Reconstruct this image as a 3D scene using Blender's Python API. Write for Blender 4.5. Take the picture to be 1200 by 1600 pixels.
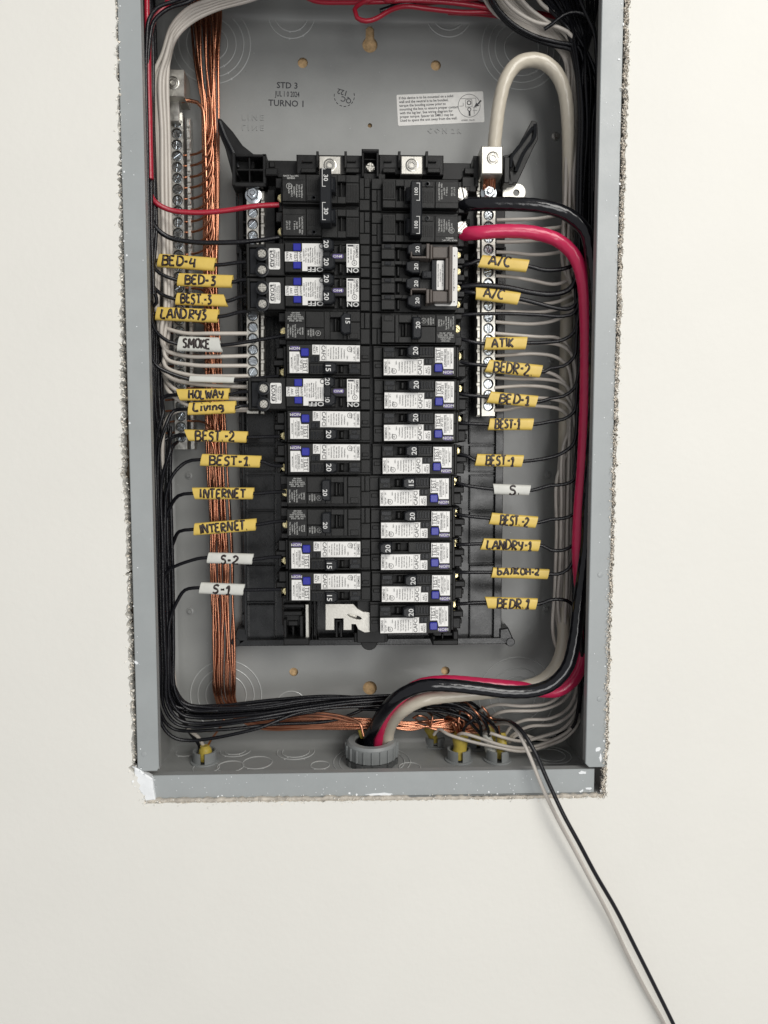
import bpy, math, random
from math import sin, cos, pi, radians
from mathutils import Vector, Matrix
random.seed(11)
S = 0.001                                    # everything below is in millimetres
scene = bpy.context.scene
col = scene.collection
for _o in list(bpy.data.objects):
    bpy.data.objects.remove(_o)

# ------------------------------------------------------------------ camera
F_PX, TH, PS = 1110.0, radians(4.26), radians(2.0)
FW = Vector((sin(PS)*cos(TH), cos(PS)*cos(TH), -sin(TH)))
RT = Vector((cos(PS), -sin(PS), 0))
UP = RT.cross(FW)
def ray(px, py): return FW + RT*((px-600)/F_PX) - UP*((py-800)/F_PX)
CAM = Vector((0, -97, 0)) - ray(581, 800)*(F_PX/2.092)
def P(px, py, h):                            # photo point -> panel frame (X right, Y up, H out of the box)
    d = ray(px, py); t = (-h-CAM.y)/d.y
    p = CAM + d*t
    return Vector((p.x, p.z, h))
def PF(px, py, Y):                           # the same on a level plane at height Y
    d = ray(px, py); t = (Y-CAM.z)/d.z
    p = CAM + d*t
    return Vector((p.x, Y, -p.y))
cd = bpy.data.cameras.new('camera'); cam = bpy.data.objects.new('camera', cd); col.objects.link(cam)
M = Matrix((RT, UP, -FW)).transposed().to_4x4()
M.translation = CAM*S
cam.matrix_world = M
cd.sensor_fit = 'VERTICAL'; cd.sensor_height = 36; cd.sensor_width = 27
cd.lens = F_PX/1600*36
cd.clip_start = 0.01; cd.clip_end = 50
scene.camera = cam

# ------------------------------------------------------------------ light
w = bpy.data.worlds.new("World"); scene.world = w; w.use_nodes = True
bg = w.node_tree.nodes['Background']; bg.inputs[0].default_value = (0.96, 0.97, 1.0, 1); bg.inputs[1].default_value = 0.40
def area(name, loc, target, sx, sy, power, colr):
    l = bpy.data.lights.new(name, 'AREA'); l.shape = 'RECTANGLE'; l.size = sx; l.size_y = sy
    l.energy = power; l.color = colr
    o = bpy.data.objects.new(name, l); col.objects.link(o)
    o.location = loc
    o.rotation_euler = (Vector(target)-Vector(loc)).to_track_quat('-Z', 'Y').to_euler()
    return o
area('window_light', (1.25, -2.2, 1.35), (0, 0, 0.05), 1.3, 1.5, 54, (1.0, 0.975, 0.93))
area('second_window_light', (0.50, -2.6, -0.25), (0.1, 0, 0), 0.75, 1.3, 17, (1.0, 0.99, 0.97))
scene.view_settings.view_transform = 'Standard'; scene.view_settings.look = 'None'
scene.view_settings.exposure = 0; scene.view_settings.gamma = 1

# ------------------------------------------------------------------ materials
def mat(name, base, rough=0.5, metal=0.0, bump=0.0, bscale=800, var=0.0, vscale=60, rvar=0.0, spec=0.5, coat=0.0):
    m = bpy.data.materials.new(name); m.use_nodes = True
    nt = m.node_tree; b = nt.nodes['Principled BSDF']
    b.inputs['Base Color'].default_value = (*base, 1); b.inputs['Roughness'].default_value = rough
    b.inputs['Metallic'].default_value = metal; b.inputs['Specular IOR Level'].default_value = spec
    b.inputs['Coat Weight'].default_value = coat
    tc = nt.nodes.new('ShaderNodeTexCoord')
    if var or rvar:
        n = nt.nodes.new('ShaderNodeTexNoise'); n.inputs['Scale'].default_value = vscale; n.inputs['Detail'].default_value = 6
        n.inputs['Roughness'].default_value = 0.65
        nt.links.new(tc.outputs['Object'], n.inputs['Vector'])
        if var:
            r = nt.nodes.new('ShaderNodeMapRange'); r.inputs[1].default_value = 0.3; r.inputs[2].default_value = 0.7
            r.inputs[3].default_value = 1-var; r.inputs[4].default_value = 1+var
            nt.links.new(n.outputs['Fac'], r.inputs[0])
            mx = nt.nodes.new('ShaderNodeVectorMath'); mx.operation = 'SCALE'; mx.inputs[0].default_value = base
            nt.links.new(r.outputs[0], mx.inputs['Scale']); nt.links.new(mx.outputs[0], b.inputs['Base Color'])
        if rvar:
            r = nt.nodes.new('ShaderNodeMapRange'); r.inputs[1].default_value = 0.3; r.inputs[2].default_value = 0.7
            r.inputs[3].default_value = max(0.03, rough-rvar); r.inputs[4].default_value = rough+rvar
            nt.links.new(n.outputs['Fac'], r.inputs[0]); nt.links.new(r.outputs[0], b.inputs['Roughness'])
    if bump:
        n2 = nt.nodes.new('ShaderNodeTexNoise'); n2.inputs['Scale'].default_value = bscale; n2.inputs['Detail'].default_value = 3
        nt.links.new(tc.outputs['Object'], n2.inputs['Vector'])
        bp = nt.nodes.new('ShaderNodeBump'); bp.inputs['Strength'].default_value = bump; bp.inputs['Distance'].default_value = 0.0004
        nt.links.new(n2.outputs['Fac'], bp.inputs['Height']); nt.links.new(bp.outputs[0], b.inputs['Normal'])
    return m
GREY   = mat('grey_enamel', (0.285, 0.29, 0.282), 0.34, 0, 0.12, 700, 0.04, 25, 0.08)
GREYF  = mat('grey_enamel_flange', (0.33, 0.35, 0.35), 0.33, 0, 0.10, 700, 0.04, 30, 0.08)
WALL   = mat('painted_wall', (0.74, 0.726, 0.675), 0.60, 0, 0.38, 190, 0.016, 9)
GYPSUM = mat('torn_gypsum', (0.86, 0.78, 0.67), 0.95, 0, 0.2, 900, 0.18, 300)
GYPW   = mat('torn_paper', (0.86, 0.83, 0.76), 0.95, 0, 0.2, 900, 0.12, 300)
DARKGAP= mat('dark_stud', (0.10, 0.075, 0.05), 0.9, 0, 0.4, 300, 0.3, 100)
WOOD   = mat('plywood', (0.62, 0.42, 0.22), 0.8, 0, 0.5, 500, 0.3, 260)
WPAINT = mat('white_paint_daub', (0.80, 0.82, 0.83), 0.45, 0, 0.8, 220, 0.05, 100)
BLK    = mat('black_plastic', (0.009, 0.009, 0.009), 0.38, 0, 0.25, 1500, 0.25, 90, 0.08, 0.28)
BLK2   = mat('charcoal_plastic', (0.0125, 0.0125, 0.0120), 0.42, 0, 0.3, 1400, 0.25, 120, 0.08, 0.28)
BLKH   = mat('handle_plastic', (0.008, 0.009, 0.011), 0.33, 0, 0.15, 1300, spec=0.3)
DEEP   = mat('recess_shade', (0.006, 0.006, 0.006), 0.6)  # near-black standing for the shade inside slots and bores
TRAY   = mat('tray_plastic', (0.013, 0.014, 0.015), 0.27, 0, 0.12, 500, 0.2, 60, 0.07, 0.5)
STK    = mat('sticker_white', (0.74, 0.73, 0.70), 0.28, 0, 0.08, 700, 0.03, 200, 0.08)
INK    = mat('print_ink', (0.03, 0.03, 0.035), 0.5)
INKG   = mat('print_grey', (0.10, 0.10, 0.10), 0.5)
INKW   = mat('print_white', (0.62, 0.62, 0.60), 0.5)
INKD   = mat('print_dim', (0.45, 0.45, 0.43), 0.5)
PURP   = mat('purple_print', (0.10, 0.07, 0.22), 0.35)
BLUE   = mat('blue_button', (0.015, 0.019, 0.28), 0.32, 0, 0.1, 900)
ALU    = mat('aluminium', (0.54, 0.525, 0.48), 0.42, 1, 0.15, 900, 0.06, 200, 0.10)
ALUD   = mat('dull_aluminium', (0.66, 0.65, 0.61), 0.38, 1, 0.2, 900, 0.12, 200, 0.10)
ZINC   = mat('zinc_screw', (0.62, 0.66, 0.69), 0.22, 1, 0.1, 900, 0.1, 400, 0.1)
BRASS  = mat('brass_screw', (0.75, 0.66, 0.38), 0.28, 1, 0.1, 900)
COP    = mat('bare_copper', (0.56, 0.25, 0.15), 0.28, 1, 0.15, 500, 0.22, 40, 0.10)
WBLK   = mat('black_insulation', (0.006, 0.006, 0.008), 0.25, 0, 0.35, 1600, 0, 60, 0.06, 0.36)
WBLKF  = mat('black_feeder_insulation', (0.006, 0.006, 0.008), 0.16, 0, 0.12, 500, 0, 60, 0.05, 0.5)
RING_GLINT   = mat('knockout_rim_glint', (0.46, 0.47, 0.46), 0.20, 0, 0.1, 700)  # enamel made lighter so the ring glints sit in the colour
WWHT   = mat('white_insulation', (0.52, 0.48, 0.43), 0.36, 0, 0.3, 1300, 0.06, 60)
WRED   = mat('red_insulation', (0.36, 0.012, 0.030), 0.28, 0, 0.3, 1300)
WPINK  = mat('crimson_insulation', (0.56, 0.022, 0.088), 0.24, 0, 0.12, 600, 0.05, 60)
WCREAM = mat('cream_insulation', (0.54, 0.49, 0.40), 0.26, 0, 0.12, 500, 0.05, 60)
YEL    = mat('yellow_sleeve', (0.68, 0.485, 0.105), 0.42, 0, 0.30, 500, 0.07, 90)
WSLV   = mat('white_sleeve', (0.60, 0.60, 0.555), 0.42, 0, 0.30, 500, 0.07, 90)
YJKT   = mat('yellow_jacket', (0.52, 0.40, 0.07), 0.45, 0, 0.4, 400, 0.12, 120)
MARK   = mat('marker_ink', (0.018, 0.009, 0.008), 0.35)
PVC    = mat('grey_pvc', (0.27, 0.285, 0.285), 0.42, 0, 0.15, 700, 0.05, 60)
BRN    = mat('smoked_plastic_hole_shade', (0.085, 0.070, 0.060), 0.40, 0, 0.2, 900, 0.1, 60)  # retainer plastic; also painted shade behind the bar screw holes

# ------------------------------------------------------------------ mesh helpers
_tc = {}
def text_geom(s, size, res=2):
    if size >= 1.9: size *= 1.2
    k = (s, size, res)
    if k not in _tc:
        c = bpy.data.curves.new('t', 'FONT'); c.body = s; c.size = size; c.resolution_u = res; c.offset = size*.014
        c.align_x = 'CENTER'; c.align_y = 'CENTER'
        o = bpy.data.objects.new('t', c)
        m = bpy.data.meshes.new_from_object(o)
        _tc[k] = ([tuple(v.co) for v in m.vertices], [tuple(p.vertices) for p in m.polygons])
        bpy.data.objects.remove(o); bpy.data.curves.remove(c); bpy.data.meshes.remove(m)
    return _tc[k]
def panel_matrix(X, Y, H, rot=0.0):
    return Matrix.Translation(Vector((X, -H, Y))*S) @ Matrix.Rotation(pi/2, 4, 'X') @ Matrix.Rotation(rot, 4, 'Z')
class MB:
    def __init__(s): s.v = []; s.f = []
    def add(s, vs, fs):
        n = len(s.v); s.v += [tuple(a) for a in vs]; s.f += [tuple(i+n for i in f) for f in fs]; return s
    def box(s, x0, x1, y0, y1, z0, z1, b=0.0, tx=0, ty=0):
        # chamfered top; tx, ty shrink the top
        if x0 > x1: x0, x1 = x1, x0
        if y0 > y1: y0, y1 = y1, y0
        b = min(b, (x1-x0)/3, (y1-y0)/3, (z1-z0)/2)
        R = lambda a, c, z: [(x0+a, y0+c, z), (x1-a, y0+c, z), (x1-a, y1-c, z), (x0+a, y1-c, z)]
        if b > 0:
            vs = R(0, 0, z0)+R(tx, ty, z1-b)+R(tx+b, ty+b, z1); L = 3
        else: vs = R(0, 0, z0)+R(tx, ty, z1); L = 2
        fs = [(3, 2, 1, 0)]
        for l in range(L-1):
            for i in range(4):
                j = (i+1) % 4; fs.append((4*l+i, 4*l+j, 4*l+4+j, 4*l+4+i))
        fs.append(tuple(4*(L-1)+i for i in range(4)))
        return s.add(vs, fs)
    def poly(s, pts, z0, z1, b=0.0):
        A = sum(pts[i][0]*pts[(i+1) % len(pts)][1]-pts[(i+1) % len(pts)][0]*pts[i][1] for i in range(len(pts)))
        if A < 0: pts = pts[::-1]
        n = len(pts)
        rings = [[(x, y, z0) for x, y in pts]]
        if b > 0:
            rings.append([(x, y, z1-b) for x, y in pts])
            ins = []
            for i in range(n):
                p0, p1, p2 = Vector(pts[i-1]), Vector(pts[i]), Vector(pts[(i+1) % n])
                d1 = (p1-p0).normalized(); d2 = (p2-p1).normalized()
                n1 = Vector((-d1.y, d1.x)); n2 = Vector((-d2.y, d2.x))
                m = n1+n2; m = m/max(0.4, m.dot(n1)) if m.length > 1e-6 else n1
                q = p1+m*b; ins.append((q.x, q.y, z1))
            rings.append(ins)
        else: rings.append([(x, y, z1) for x, y in pts])
        vs = [p for r in rings for p in r]; fs = [tuple(range(n))[::-1]]
        for l in range(len(rings)-1):
            for i in range(n):
                j = (i+1) % n; fs.append((n*l+i, n*l+j, n*l+n+j, n*l+n+i))
        fs.append(tuple(n*(len(rings)-1)+i for i in range(n)))
        return s.add(vs, fs)
    def rrect(s, x0, x1, y0, y1, z0, z1, r, b=0.0, k=4):
        pts = []
        for cx, cy, a0 in ((x1-r, y1-r, 0), (x0+r, y1-r, 90), (x0+r, y0+r, 180), (x1-r, y0+r, 270)):
            for i in range(k+1):
                a = radians(a0+90*i/k); pts.append((cx+r*cos(a), cy+r*sin(a)))
        return s.poly(pts, z0, z1, b)
    def lathe(s, prof, n=20, cx=0, cy=0, axis='z', rot=0.0, closed=False, cz=0):
        vs = []; fs = []
        for r, z in prof:
            for i in range(n):
                a = 2*pi*i/n+rot
                if axis == 'z': vs.append((cx+r*cos(a), cy+r*sin(a), z+cz))
                else: vs.append((cx+r*cos(a), cy+z, cz-r*sin(a)))
        m = len(prof)
        for l in range(m if closed else m-1):
            l2 = (l+1) % m
            for i in range(n):
                j = (i+1) % n; fs.append((n*l+i, n*l+j, n*l2+j, n*l2+i))
        if not closed:
            fs.append(tuple(range(n))[::-1]); fs.append(tuple((m-1)*n+i for i in range(n)))
        return s.add(vs, fs)
    def tube(s, pts, r, n=10, cap=True, flat=1.0, lobes=0, amp=0, twist=0.25):
        pts = [Vector(p) for p in pts]; vs = []; fs = []
        T = [(pts[min(i+1, len(pts)-1)]-pts[max(i-1, 0)]).normalized() for i in range(len(pts))]
        up = Vector((0, 0, 1)) if abs(T[0].z) < 0.9 else Vector((0, 1, 0))
        N = (up-T[0]*up.dot(T[0])).normalized(); d = 0
        for i, p in enumerate(pts):
            if i: d += (p-pts[i-1]).length
            if flat != 1.0: N = Vector((0, 0, 1))
            N = (N-T[i]*N.dot(T[i])).normalized(); B = T[i].cross(N)
            rr = r[i] if isinstance(r, (list, tuple)) else r
            for k in range(n):
                a = 2*pi*k/n
                q = rr*(1+(amp*abs(sin(lobes*(a-twist*d)/2)) if lobes else 0))
                vs.append(p+N*(cos(a)*q*flat)+B*(sin(a)*q))
        L = len(pts)
        for i in range(L-1):
            for k in range(n):
                j = (k+1) % n; fs.append((n*i+k, n*i+j, n*i+n+j, n*i+n+k))
        if cap:
            fs.append(tuple(range(n))[::-1]); fs.append(tuple((L-1)*n+k for k in range(n)))
        return s.add(vs, fs)
    def text(s, t, size, x, y, z, rot=0.0, sx=1.0, res=2):
        V, Fc = text_geom(t, size, res); c, d = cos(rot), sin(rot)
        return s.add([(x+(a[0]*sx)*c-a[1]*d, y+(a[0]*sx)*d+a[1]*c, z) for a in V], Fc)
    def mesh(s, name, m, org=(0, 0, 0), smooth=35):
        me = bpy.data.meshes.new(name)
        me.from_pydata([((a[0]-org[0])*S, (a[1]-org[1])*S, (a[2]-org[2])*S) for a in s.v], [], s.f)
        me.materials.append(m)
        if smooth:
            me.shade_smooth(); me.set_sharp_from_angle(angle=radians(smooth))
        me.update(); return me
    def build(s, name, m, parent=None, org=None, smooth=35):
        # under a parent: vertices are in the parent's own frame; else in the panel frame, origin at org
        if parent is not None:
            o = bpy.data.objects.new(name, s.mesh(name, m, (0, 0, 0), smooth)); o.parent = parent
        else:
            if org is None: org = s.v[0]
            o = bpy.data.objects.new(name, s.mesh(name, m, org, smooth)); o.matrix_world = panel_matrix(*org)
        col.objects.link(o); return o
def tag(o, label=None, cat=None, group=None, kind=None):
    if label: o['label'] = label
    if cat: o['category'] = cat
    if group: o['group'] = group
    if kind: o['kind'] = kind
    return o
def thing(name, label, cat, X, Y, H=0, rot=0.0, group=None, kind=None):
    o = bpy.data.objects.new(name, None); o.empty_display_size = 0.01
    o.matrix_world = panel_matrix(X, Y, H, rot); col.objects.link(o)
    return tag(o, label, cat, group, kind)
def share(src, name, parent, x, y, z, rot=0.0):     # a further part that shares its mesh
    o = bpy.data.objects.new(name, src); o.parent = parent
    o.matrix_local = Matrix.Translation(Vector((x, y, z))*S) @ Matrix.Rotation(rot, 4, 'Z')
    col.objects.link(o); return o
def copy_tree(o, parent=None):
    c = o.copy(); col.objects.link(c)
    if parent is not None: c.parent = parent
    for ch in list(o.children): copy_tree(ch, c)
    return c
def curve_mesh(loops, z0, z1, bevel=0.0):            # a flat sheet with holes: first loop outer, rest holes
    c = bpy.data.curves.new('c', 'CURVE'); c.dimensions = '2D'; c.fill_mode = 'BOTH'
    c.extrude = (z1-z0)/2; c.bevel_depth = bevel; c.bevel_resolution = 0
    for L in loops:
        sp = c.splines.new('POLY'); sp.points.add(len(L)-1)
        for p, q in zip(sp.points, L): p.co = (q[0], q[1], 0, 1)
        sp.use_cyclic_u = True
    o = bpy.data.objects.new('c', c); m = bpy.data.meshes.new_from_object(o)
    mb = MB(); mb.add([(v.co.x, v.co.y, v.co.z+(z0+z1)/2) for v in m.vertices], [tuple(p.vertices) for p in m.polygons])
    bpy.data.objects.remove(o); bpy.data.curves.remove(c); bpy.data.meshes.remove(m)
    return mb
def circ(cx, cy, r, n=24, a0=0): return [(cx+r*cos(a0+2*pi*i/n), cy+r*sin(a0+2*pi*i/n)) for i in range(n)]
def smooth_path(pts, step=4.0):                      # centripetal-ish Catmull-Rom through pts
    pts = [Vector(p) for p in pts]
    if len(pts) == 2: return pts
    ext = [pts[0]*2-pts[1]]+pts+[pts[-1]*2-pts[-2]]; out = []
    for i in range(1, len(ext)-2):
        p0, p1, p2, p3 = ext[i-1:i+3]
        d1 = max((p1-p0).length, 1e-3)**.5; d2 = max((p2-p1).length, 1e-3)**.5; d3 = max((p3-p2).length, 1e-3)**.5
        m1 = (p1-p0)/d1-(p2-p0)/(d1+d2)+(p2-p1)/d2; m2 = (p2-p1)/d2-(p3-p1)/(d2+d3)+(p3-p2)/d3
        m1 *= d2; m2 *= d2
        n = max(1, int((p2-p1).length/step))
        for k in range(n):
            t = k/n; t2 = t*t; t3 = t2*t
            out.append(p1*(2*t3-3*t2+1)+m1*(t3-2*t2+t)+p2*(-2*t3+3*t2)+m2*(t3-t2))
    out.append(pts[-1]); return out
def wire(name, pts, r, m, label, cat='wire', group=None, step=3.5, n=10, wob=0.0, **kw):
    q = []
    for p in pts:
        q.append(p if isinstance(p, Vector) else P(*p))
    path = smooth_path(q, step)
    if wob:
        a, b = random.uniform(0, 6), random.uniform(0, 6)
        L = len(path)
        for i, p in enumerate(path):
            e = min(1, i/4, (L-1-i)/4)
            p += Vector((sin(i*.13+a), sin(i*.11+b), sin(i*.17+a*b)))*wob*e
    mb = MB().tube(path, r, n, **kw)
    return tag(mb.build(name, m, None, tuple(q[0]), smooth=50), label, cat, group)

# ------------------------------------------------------------------ the wall with its torn opening
HF = 97.0                                            # front of the box flange
XL, XR = -178.0, 181.4; YB = -220.5; YT = P(580, -110, HF).y
def jag(a, b, n, amp):
    out = []
    for i in range(n):
        t = (i+random.uniform(-.3, .3))/n if i else 0
        p = a.lerp(b, t); d = (b-a).normalized()
        q = Vector((p.x, p.y))+Vector((-d.y, d.x))*random.gauss(0, amp); out.append((q.x, q.y))
    return out
HW = HF+1.5
edge_px = [(178, -130), (180, 0), (184, 180), (187, 380), (189, 600), (190, 740), (196, 800), (199, 960), (204, 1100),
           (206, 1170), (205, 1203), (214, 1215), (221, 1240), (227, 1256), (340, 1254), (600, 1251), (800, 1249), (946, 1246),
           (949, 1190), (953, 1060), (957, 920), (962, 760), (966, 620), (973, 400), (979, 200), (984, 0), (987, -130)]
hole = []
for i, a in enumerate(edge_px):
    b = edge_px[(i+1) % len(edge_px)]
    A, B = P(*a, HW), P(*b, HW)
    left = max(a[0], b[0]) < 230; right = min(a[0], b[0]) > 940
    hole += jag(A, B, max(2, int((B-A).length/2.0)), 0.6 if right else 0.7 if left else 0.3)
wall = curve_mesh([[(-1600, -1400), (1600, -1400), (1600, 1400), (-1600, 1400)], hole], HW-13, HW)
tag(wall.build('wall', WALL, None, (0, 0, 0), smooth=30), kind='structure')
bk = MB().box(-420, 420, -420, 560, -14, -4)
tag(bk.build('plywood_sheathing', WOOD, None, (0, 0, 0)), kind='structure')
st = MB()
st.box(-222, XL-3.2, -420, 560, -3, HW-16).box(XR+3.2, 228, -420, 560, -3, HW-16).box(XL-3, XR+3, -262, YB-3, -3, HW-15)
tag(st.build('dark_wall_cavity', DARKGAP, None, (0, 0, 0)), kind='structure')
# crumbs and torn paper fibres along the cut edge
def crumbs(name, m, n, sel, hr, sr, out, label, dx=0, dy=0):
    mb = MB(); H = [p for p in hole if sel(p)]
    for _ in range(n):
        p = random.choice(H); s1 = random.uniform(*sr); c = Vector((p[0]+dx+random.gauss(0, out), p[1]+dy+random.gauss(0, 1.2), random.uniform(*hr)))
        vs = [c+Vector([random.uniform(-1, 1) for _ in range(3)])*s1 for _ in range(4)]
        mb.add(vs, [(0, 1, 2), (0, 3, 1), (1, 3, 2), (0, 2, 3)])
    return tag(mb.build(name, m, None, (0, 0, 0), smooth=0), label, 'plaster crumbs', kind='stuff')
isL = lambda p: p[0] < -160; isR = lambda p: p[0] > 175; isB = lambda p: p[1] < -217
crumbs('gypsum_crumbs', GYPSUM, 9000, isR, (HW-3.5, HW+0.3), (.25, .85), .9, 'beige torn gypsum fluff along the right cut edge of the wall', -1.3)
crumbs('paper_fibres', GYPW, 4500, isR, (HW-3, HW+0.7), (.25, .95), .8, 'pale torn paper fibres along the right cut edge of the wall', -.5)
crumbs('gypsum_crumbs', GYPSUM, 1100, isL, (HW-9, HW), (.3, 1.2), .9, 'beige torn gypsum crumbs along the left cut edge of the wall')
crumbs('paper_fibres', GYPW, 1100, isL, (HW-5, HW+0.7), (.3, 1.3), .8, 'pale torn paper fibres along the left cut edge of the wall')
crumbs('gypsum_crumbs', GYPSUM, 900, isB, (HW-5, HW+0.3), (.2, .9), .8, 'brown grit along the bottom edge of the wall opening')
crumbs('plaster_flecks', WALL, 500, isB, (HW-2, HW+0.6), (.2, 1.0), 1.4, 'white plaster flecks along the bottom edge of the wall opening')
# compound ridge under the box
rg = MB(); pts = [P(x, y, HF-1) for x, y in ((224, 1251), (330, 1250), (480, 1248), (640, 1247), (800, 1246), (944, 1242))]
path = smooth_path(pts, 3)
rg.tube([p+Vector((0, random.gauss(0, .25), random.gauss(0, .3))) for p in path], [1.9+random.uniform(-.5, .5) for _ in path], 7)
tag(rg.build('joint_compound_ridge', mat('joint_compound', (.46, .42, .36), .9, 0, .8, 700, .3, 200), None, tuple(pts[0]), smooth=20), 'rough brown grey ridge of joint compound under the bottom flange', 'joint compound', kind='stuff')

# ------------------------------------------------------------------ the enclosure
box = thing('panel_enclosure', 'open grey enamelled steel breaker box set into the white wall', 'electrical box', 0, YB, 0)
def B_(mb, name, m, smooth=35):                      # panel-frame mesh as a part of the enclosure
    mb.v = [(a[0], a[1]-YB, a[2]) for a in mb.v]
    return mb.build(name, m, box, smooth=smooth)
def hpx(x, y): p = P(x, y, 0); return (p.x, p.y)
holes = []
kh = hpx(578, 70); ks = 1/1.72
L = []
for i in range(21):
    a = radians(125+290*i/20); L.append((kh[0]+11*ks*cos(a), kh[1]+11*ks*sin(a)))
L += [(kh[0]+6*ks, kh[1]+22*ks), (kh[0]+2.5*ks, kh[1]+26*ks), (kh[0]-2.5*ks, kh[1]+26*ks), (kh[0]-6*ks, kh[1]+22*ks)]
holes.append(L)
for x, y, r in ((473, 98, 4.3), (681, 102, 4.3), (578, 196, 1.9), (459, 1050, 3.9), (696, 1048, 3.9), (578, 1075, 6.3)):
    holes.append(circ(*hpx(x, y), r))
RB = 8.0                                             # bend radius back to sides
bp = curve_mesh([[(XL+RB, YB+RB), (XR-RB, YB+RB), (XR-RB, YT-RB), (XL+RB, YT-RB)]]+holes, -1.2, 0)
B_(bp, 'back_panel', GREY)
arc = [(RB-RB*sin(radians(a)), RB-RB*cos(radians(a))) for a in range(0, 91, 15)]   # (inset, height)
def bend(x0, y0, x1, y1, nx, ny):                    # strip of bend + side wall from the back panel to the flange
    mb = MB(); prof = arc+[(0, HF)]
    V = []
    for ins, h in prof:
        # inset measured from the wall towards the middle
        V.append([(x0+nx*ins, y0+ny*ins, h), (x1+nx*ins, y1+ny*ins, h)])
    vs = [p for r in V for p in r]
    # square the ends so neighbouring sides meet on the mitre
    return mb.add(vs, [(2*i, 2*i+1, 2*i+3, 2*i+2) for i in range(len(V)-1)])
def wallstrip(side):
    mb = MB(); prof = arc+[(0, HF)]; V = []
    for ins, h in prof:
        if side == 'l': a, b = (XL+ins, YB+ins, h), (XL+ins, YT-ins, h)
        if side == 'r': a, b = (XR-ins, YB+ins, h), (XR-ins, YT-ins, h)
        if side == 'b': a, b = (XL+ins, YB+ins, h), (XR-ins, YB+ins, h)
        if side == 't': a, b = (XL+ins, YT-ins, h), (XR-ins, YT-ins, h)
        V.append((a, b))
    return mb.add([p for r in V for p in r], [(2*i, 2*i+1, 2*i+3, 2*i+2) for i in range(len(V)-1)])
for sd, nm in (('l', 'side_wall'), ('r', 'side_wall'), ('b', 'bottom_wall'), ('t', 'top_wall')):
    B_(wallstrip(sd), nm, GREY, smooth=50)
FW_ = 16.0
fl = MB(); yb2 = P(230, 1203, HF).y
fl.poly([(XL, YT), (XL+FW_, YT), (XL+FW_, yb2+2), (XL+FW_-1.5, yb2-1), (XL, yb2-1)], HF-1.6, HF+.1, .5); B_(fl, 'flange', GREYF)
fl = MB(); yb3 = P(930, 1199, HF).y
fl.poly([(XR, YT), (XR-FW_, YT), (XR-FW_, yb3+3), (XR-FW_+3, yb3), (XR, yb3)], HF-1.6, HF+.1, .5); B_(fl, 'flange', GREYF)
fl = MB(); fl.box(XL+1.5, XR-8, YB, YB+19.0, HF-3.6, HF-2.0, .5); B_(fl, 'flange', GREYF)
ft = MB(); ft.box(XL+1.5, XR-1.5, YT-19, YT, HF-3.6, HF-2.0, .5); B_(ft, 'flange', GREYF)
# folded lip of the flanges, facing back into the box
fl = MB(); fl.box(XL+FW_-1.4, XL+FW_, yb2, YT, HF-7, HF-1.5); fl.box(XR-FW_, XR-FW_+1.4, yb3+4, YT, HF-7, HF-1.5)
fl.box(XL+4, XR-9, YB+17.8, YB+19.0, HF-9, HF-3.5); B_(fl, 'flange_lip', GREY)
for x, y in ((225, 1178), (937, 1092), (938, 898)):
    p = P(x, y, HF); mb = MB().lathe([(2.2, HF), (2.1, HF+.35), (1.2, HF+.55)], 14, p.x, p.y); B_(mb, 'rivet', GREYF)
# white paint daubs on flange and corner
def blob(px, py, rx, ry, h, n=14, z=0.8):
    c = P(px, py, h); L = []
    for i in range(n):
        a = 2*pi*i/n; k = random.uniform(.65, 1.15); L.append((c.x+rx*k*cos(a), c.y+ry*k*sin(a)))
    return MB().poly(L, h-.2, h+z, min(z*.6, .4))
for px, py, rx, ry, h in ((934, 1171, 2.2, 2.2, HF), (938, 1184, 1.2, 3.6, HF), (910, 1207, 3.6, 1.4, HF-2), (595, 1241, 12, 1.2, HF-1.8),
                          (920, 1232, 3.0, 1.0, HF-1.8), (940, 1236, 1.5, 1.2, HF-1.8)):
    B_(blob(px, py, rx, ry, h, z=.35), 'paint_daub', WPAINT, smooth=20)
cor = MB()
L = [P(x, y, HF) for x, y in ((210, 1198), (219, 1202), (226, 1208), (233, 1212), (239, 1216), (240, 1230), (243, 1249), (228, 1251), (222, 1240), (214, 1228), (210, 1218))]
cor.poly([(p.x, p.y) for p in L], HF-4, HF+1.4, .9)
for _ in range(60):
    p = random.choice(L)+Vector((random.gauss(0, 1), random.gauss(0, 1), random.uniform(.2, 1.6))); s1 = random.uniform(.4, 1.3)
    vs = [p+Vector([random.uniform(-1, 1) for _ in range(3)])*s1 for _ in range(4)]
    cor.add(vs, [(0, 1, 2), (0, 3, 1), (1, 3, 2), (0, 2, 3)])
B_(cor, 'paint_daub', WPAINT, smooth=20)

def flecks(n, boxes, name, sr):
    mb = MB()
    for _ in range(n):
        x0, x1, y0, y1, h = random.choice(boxes); c = Vector((random.uniform(x0, x1), random.uniform(y0, y1), h)); r_ = random.uniform(*sr); k = random.randint(4, 6); a0 = random.uniform(0, 6)
        L = [(c.x+r_*random.uniform(.5, 1.2)*cos(a0+2*pi*i/k), c.y+r_*random.uniform(.5, 1.2)*sin(a0+2*pi*i/k)) for i in range(k)]
        mb.poly(L, h-.05, h+random.uniform(.08, .3))
    tag(B_(mb, name, WPAINT, smooth=0), kind='stuff')
flecks(150, [(XL, XL+FW_-1, YB+30, YT, HF+.1), (XR-FW_+1, XR, YB+30, YT, HF+.1), (XL+6, XR-9, YB, YB+18, HF-2), (XL+6, XR-9, YB, YB+18, HF-2)], 'plaster_specks', (.12, .5))
flecks(70, [(XL, XL+3, YB+5, YT, HF+.1), (XR-3, XR, YB+5, YT, HF+.1), (XL+6, XR-9, YB, YB+3, HF-2)], 'plaster_specks', (.3, 1.2))
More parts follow.
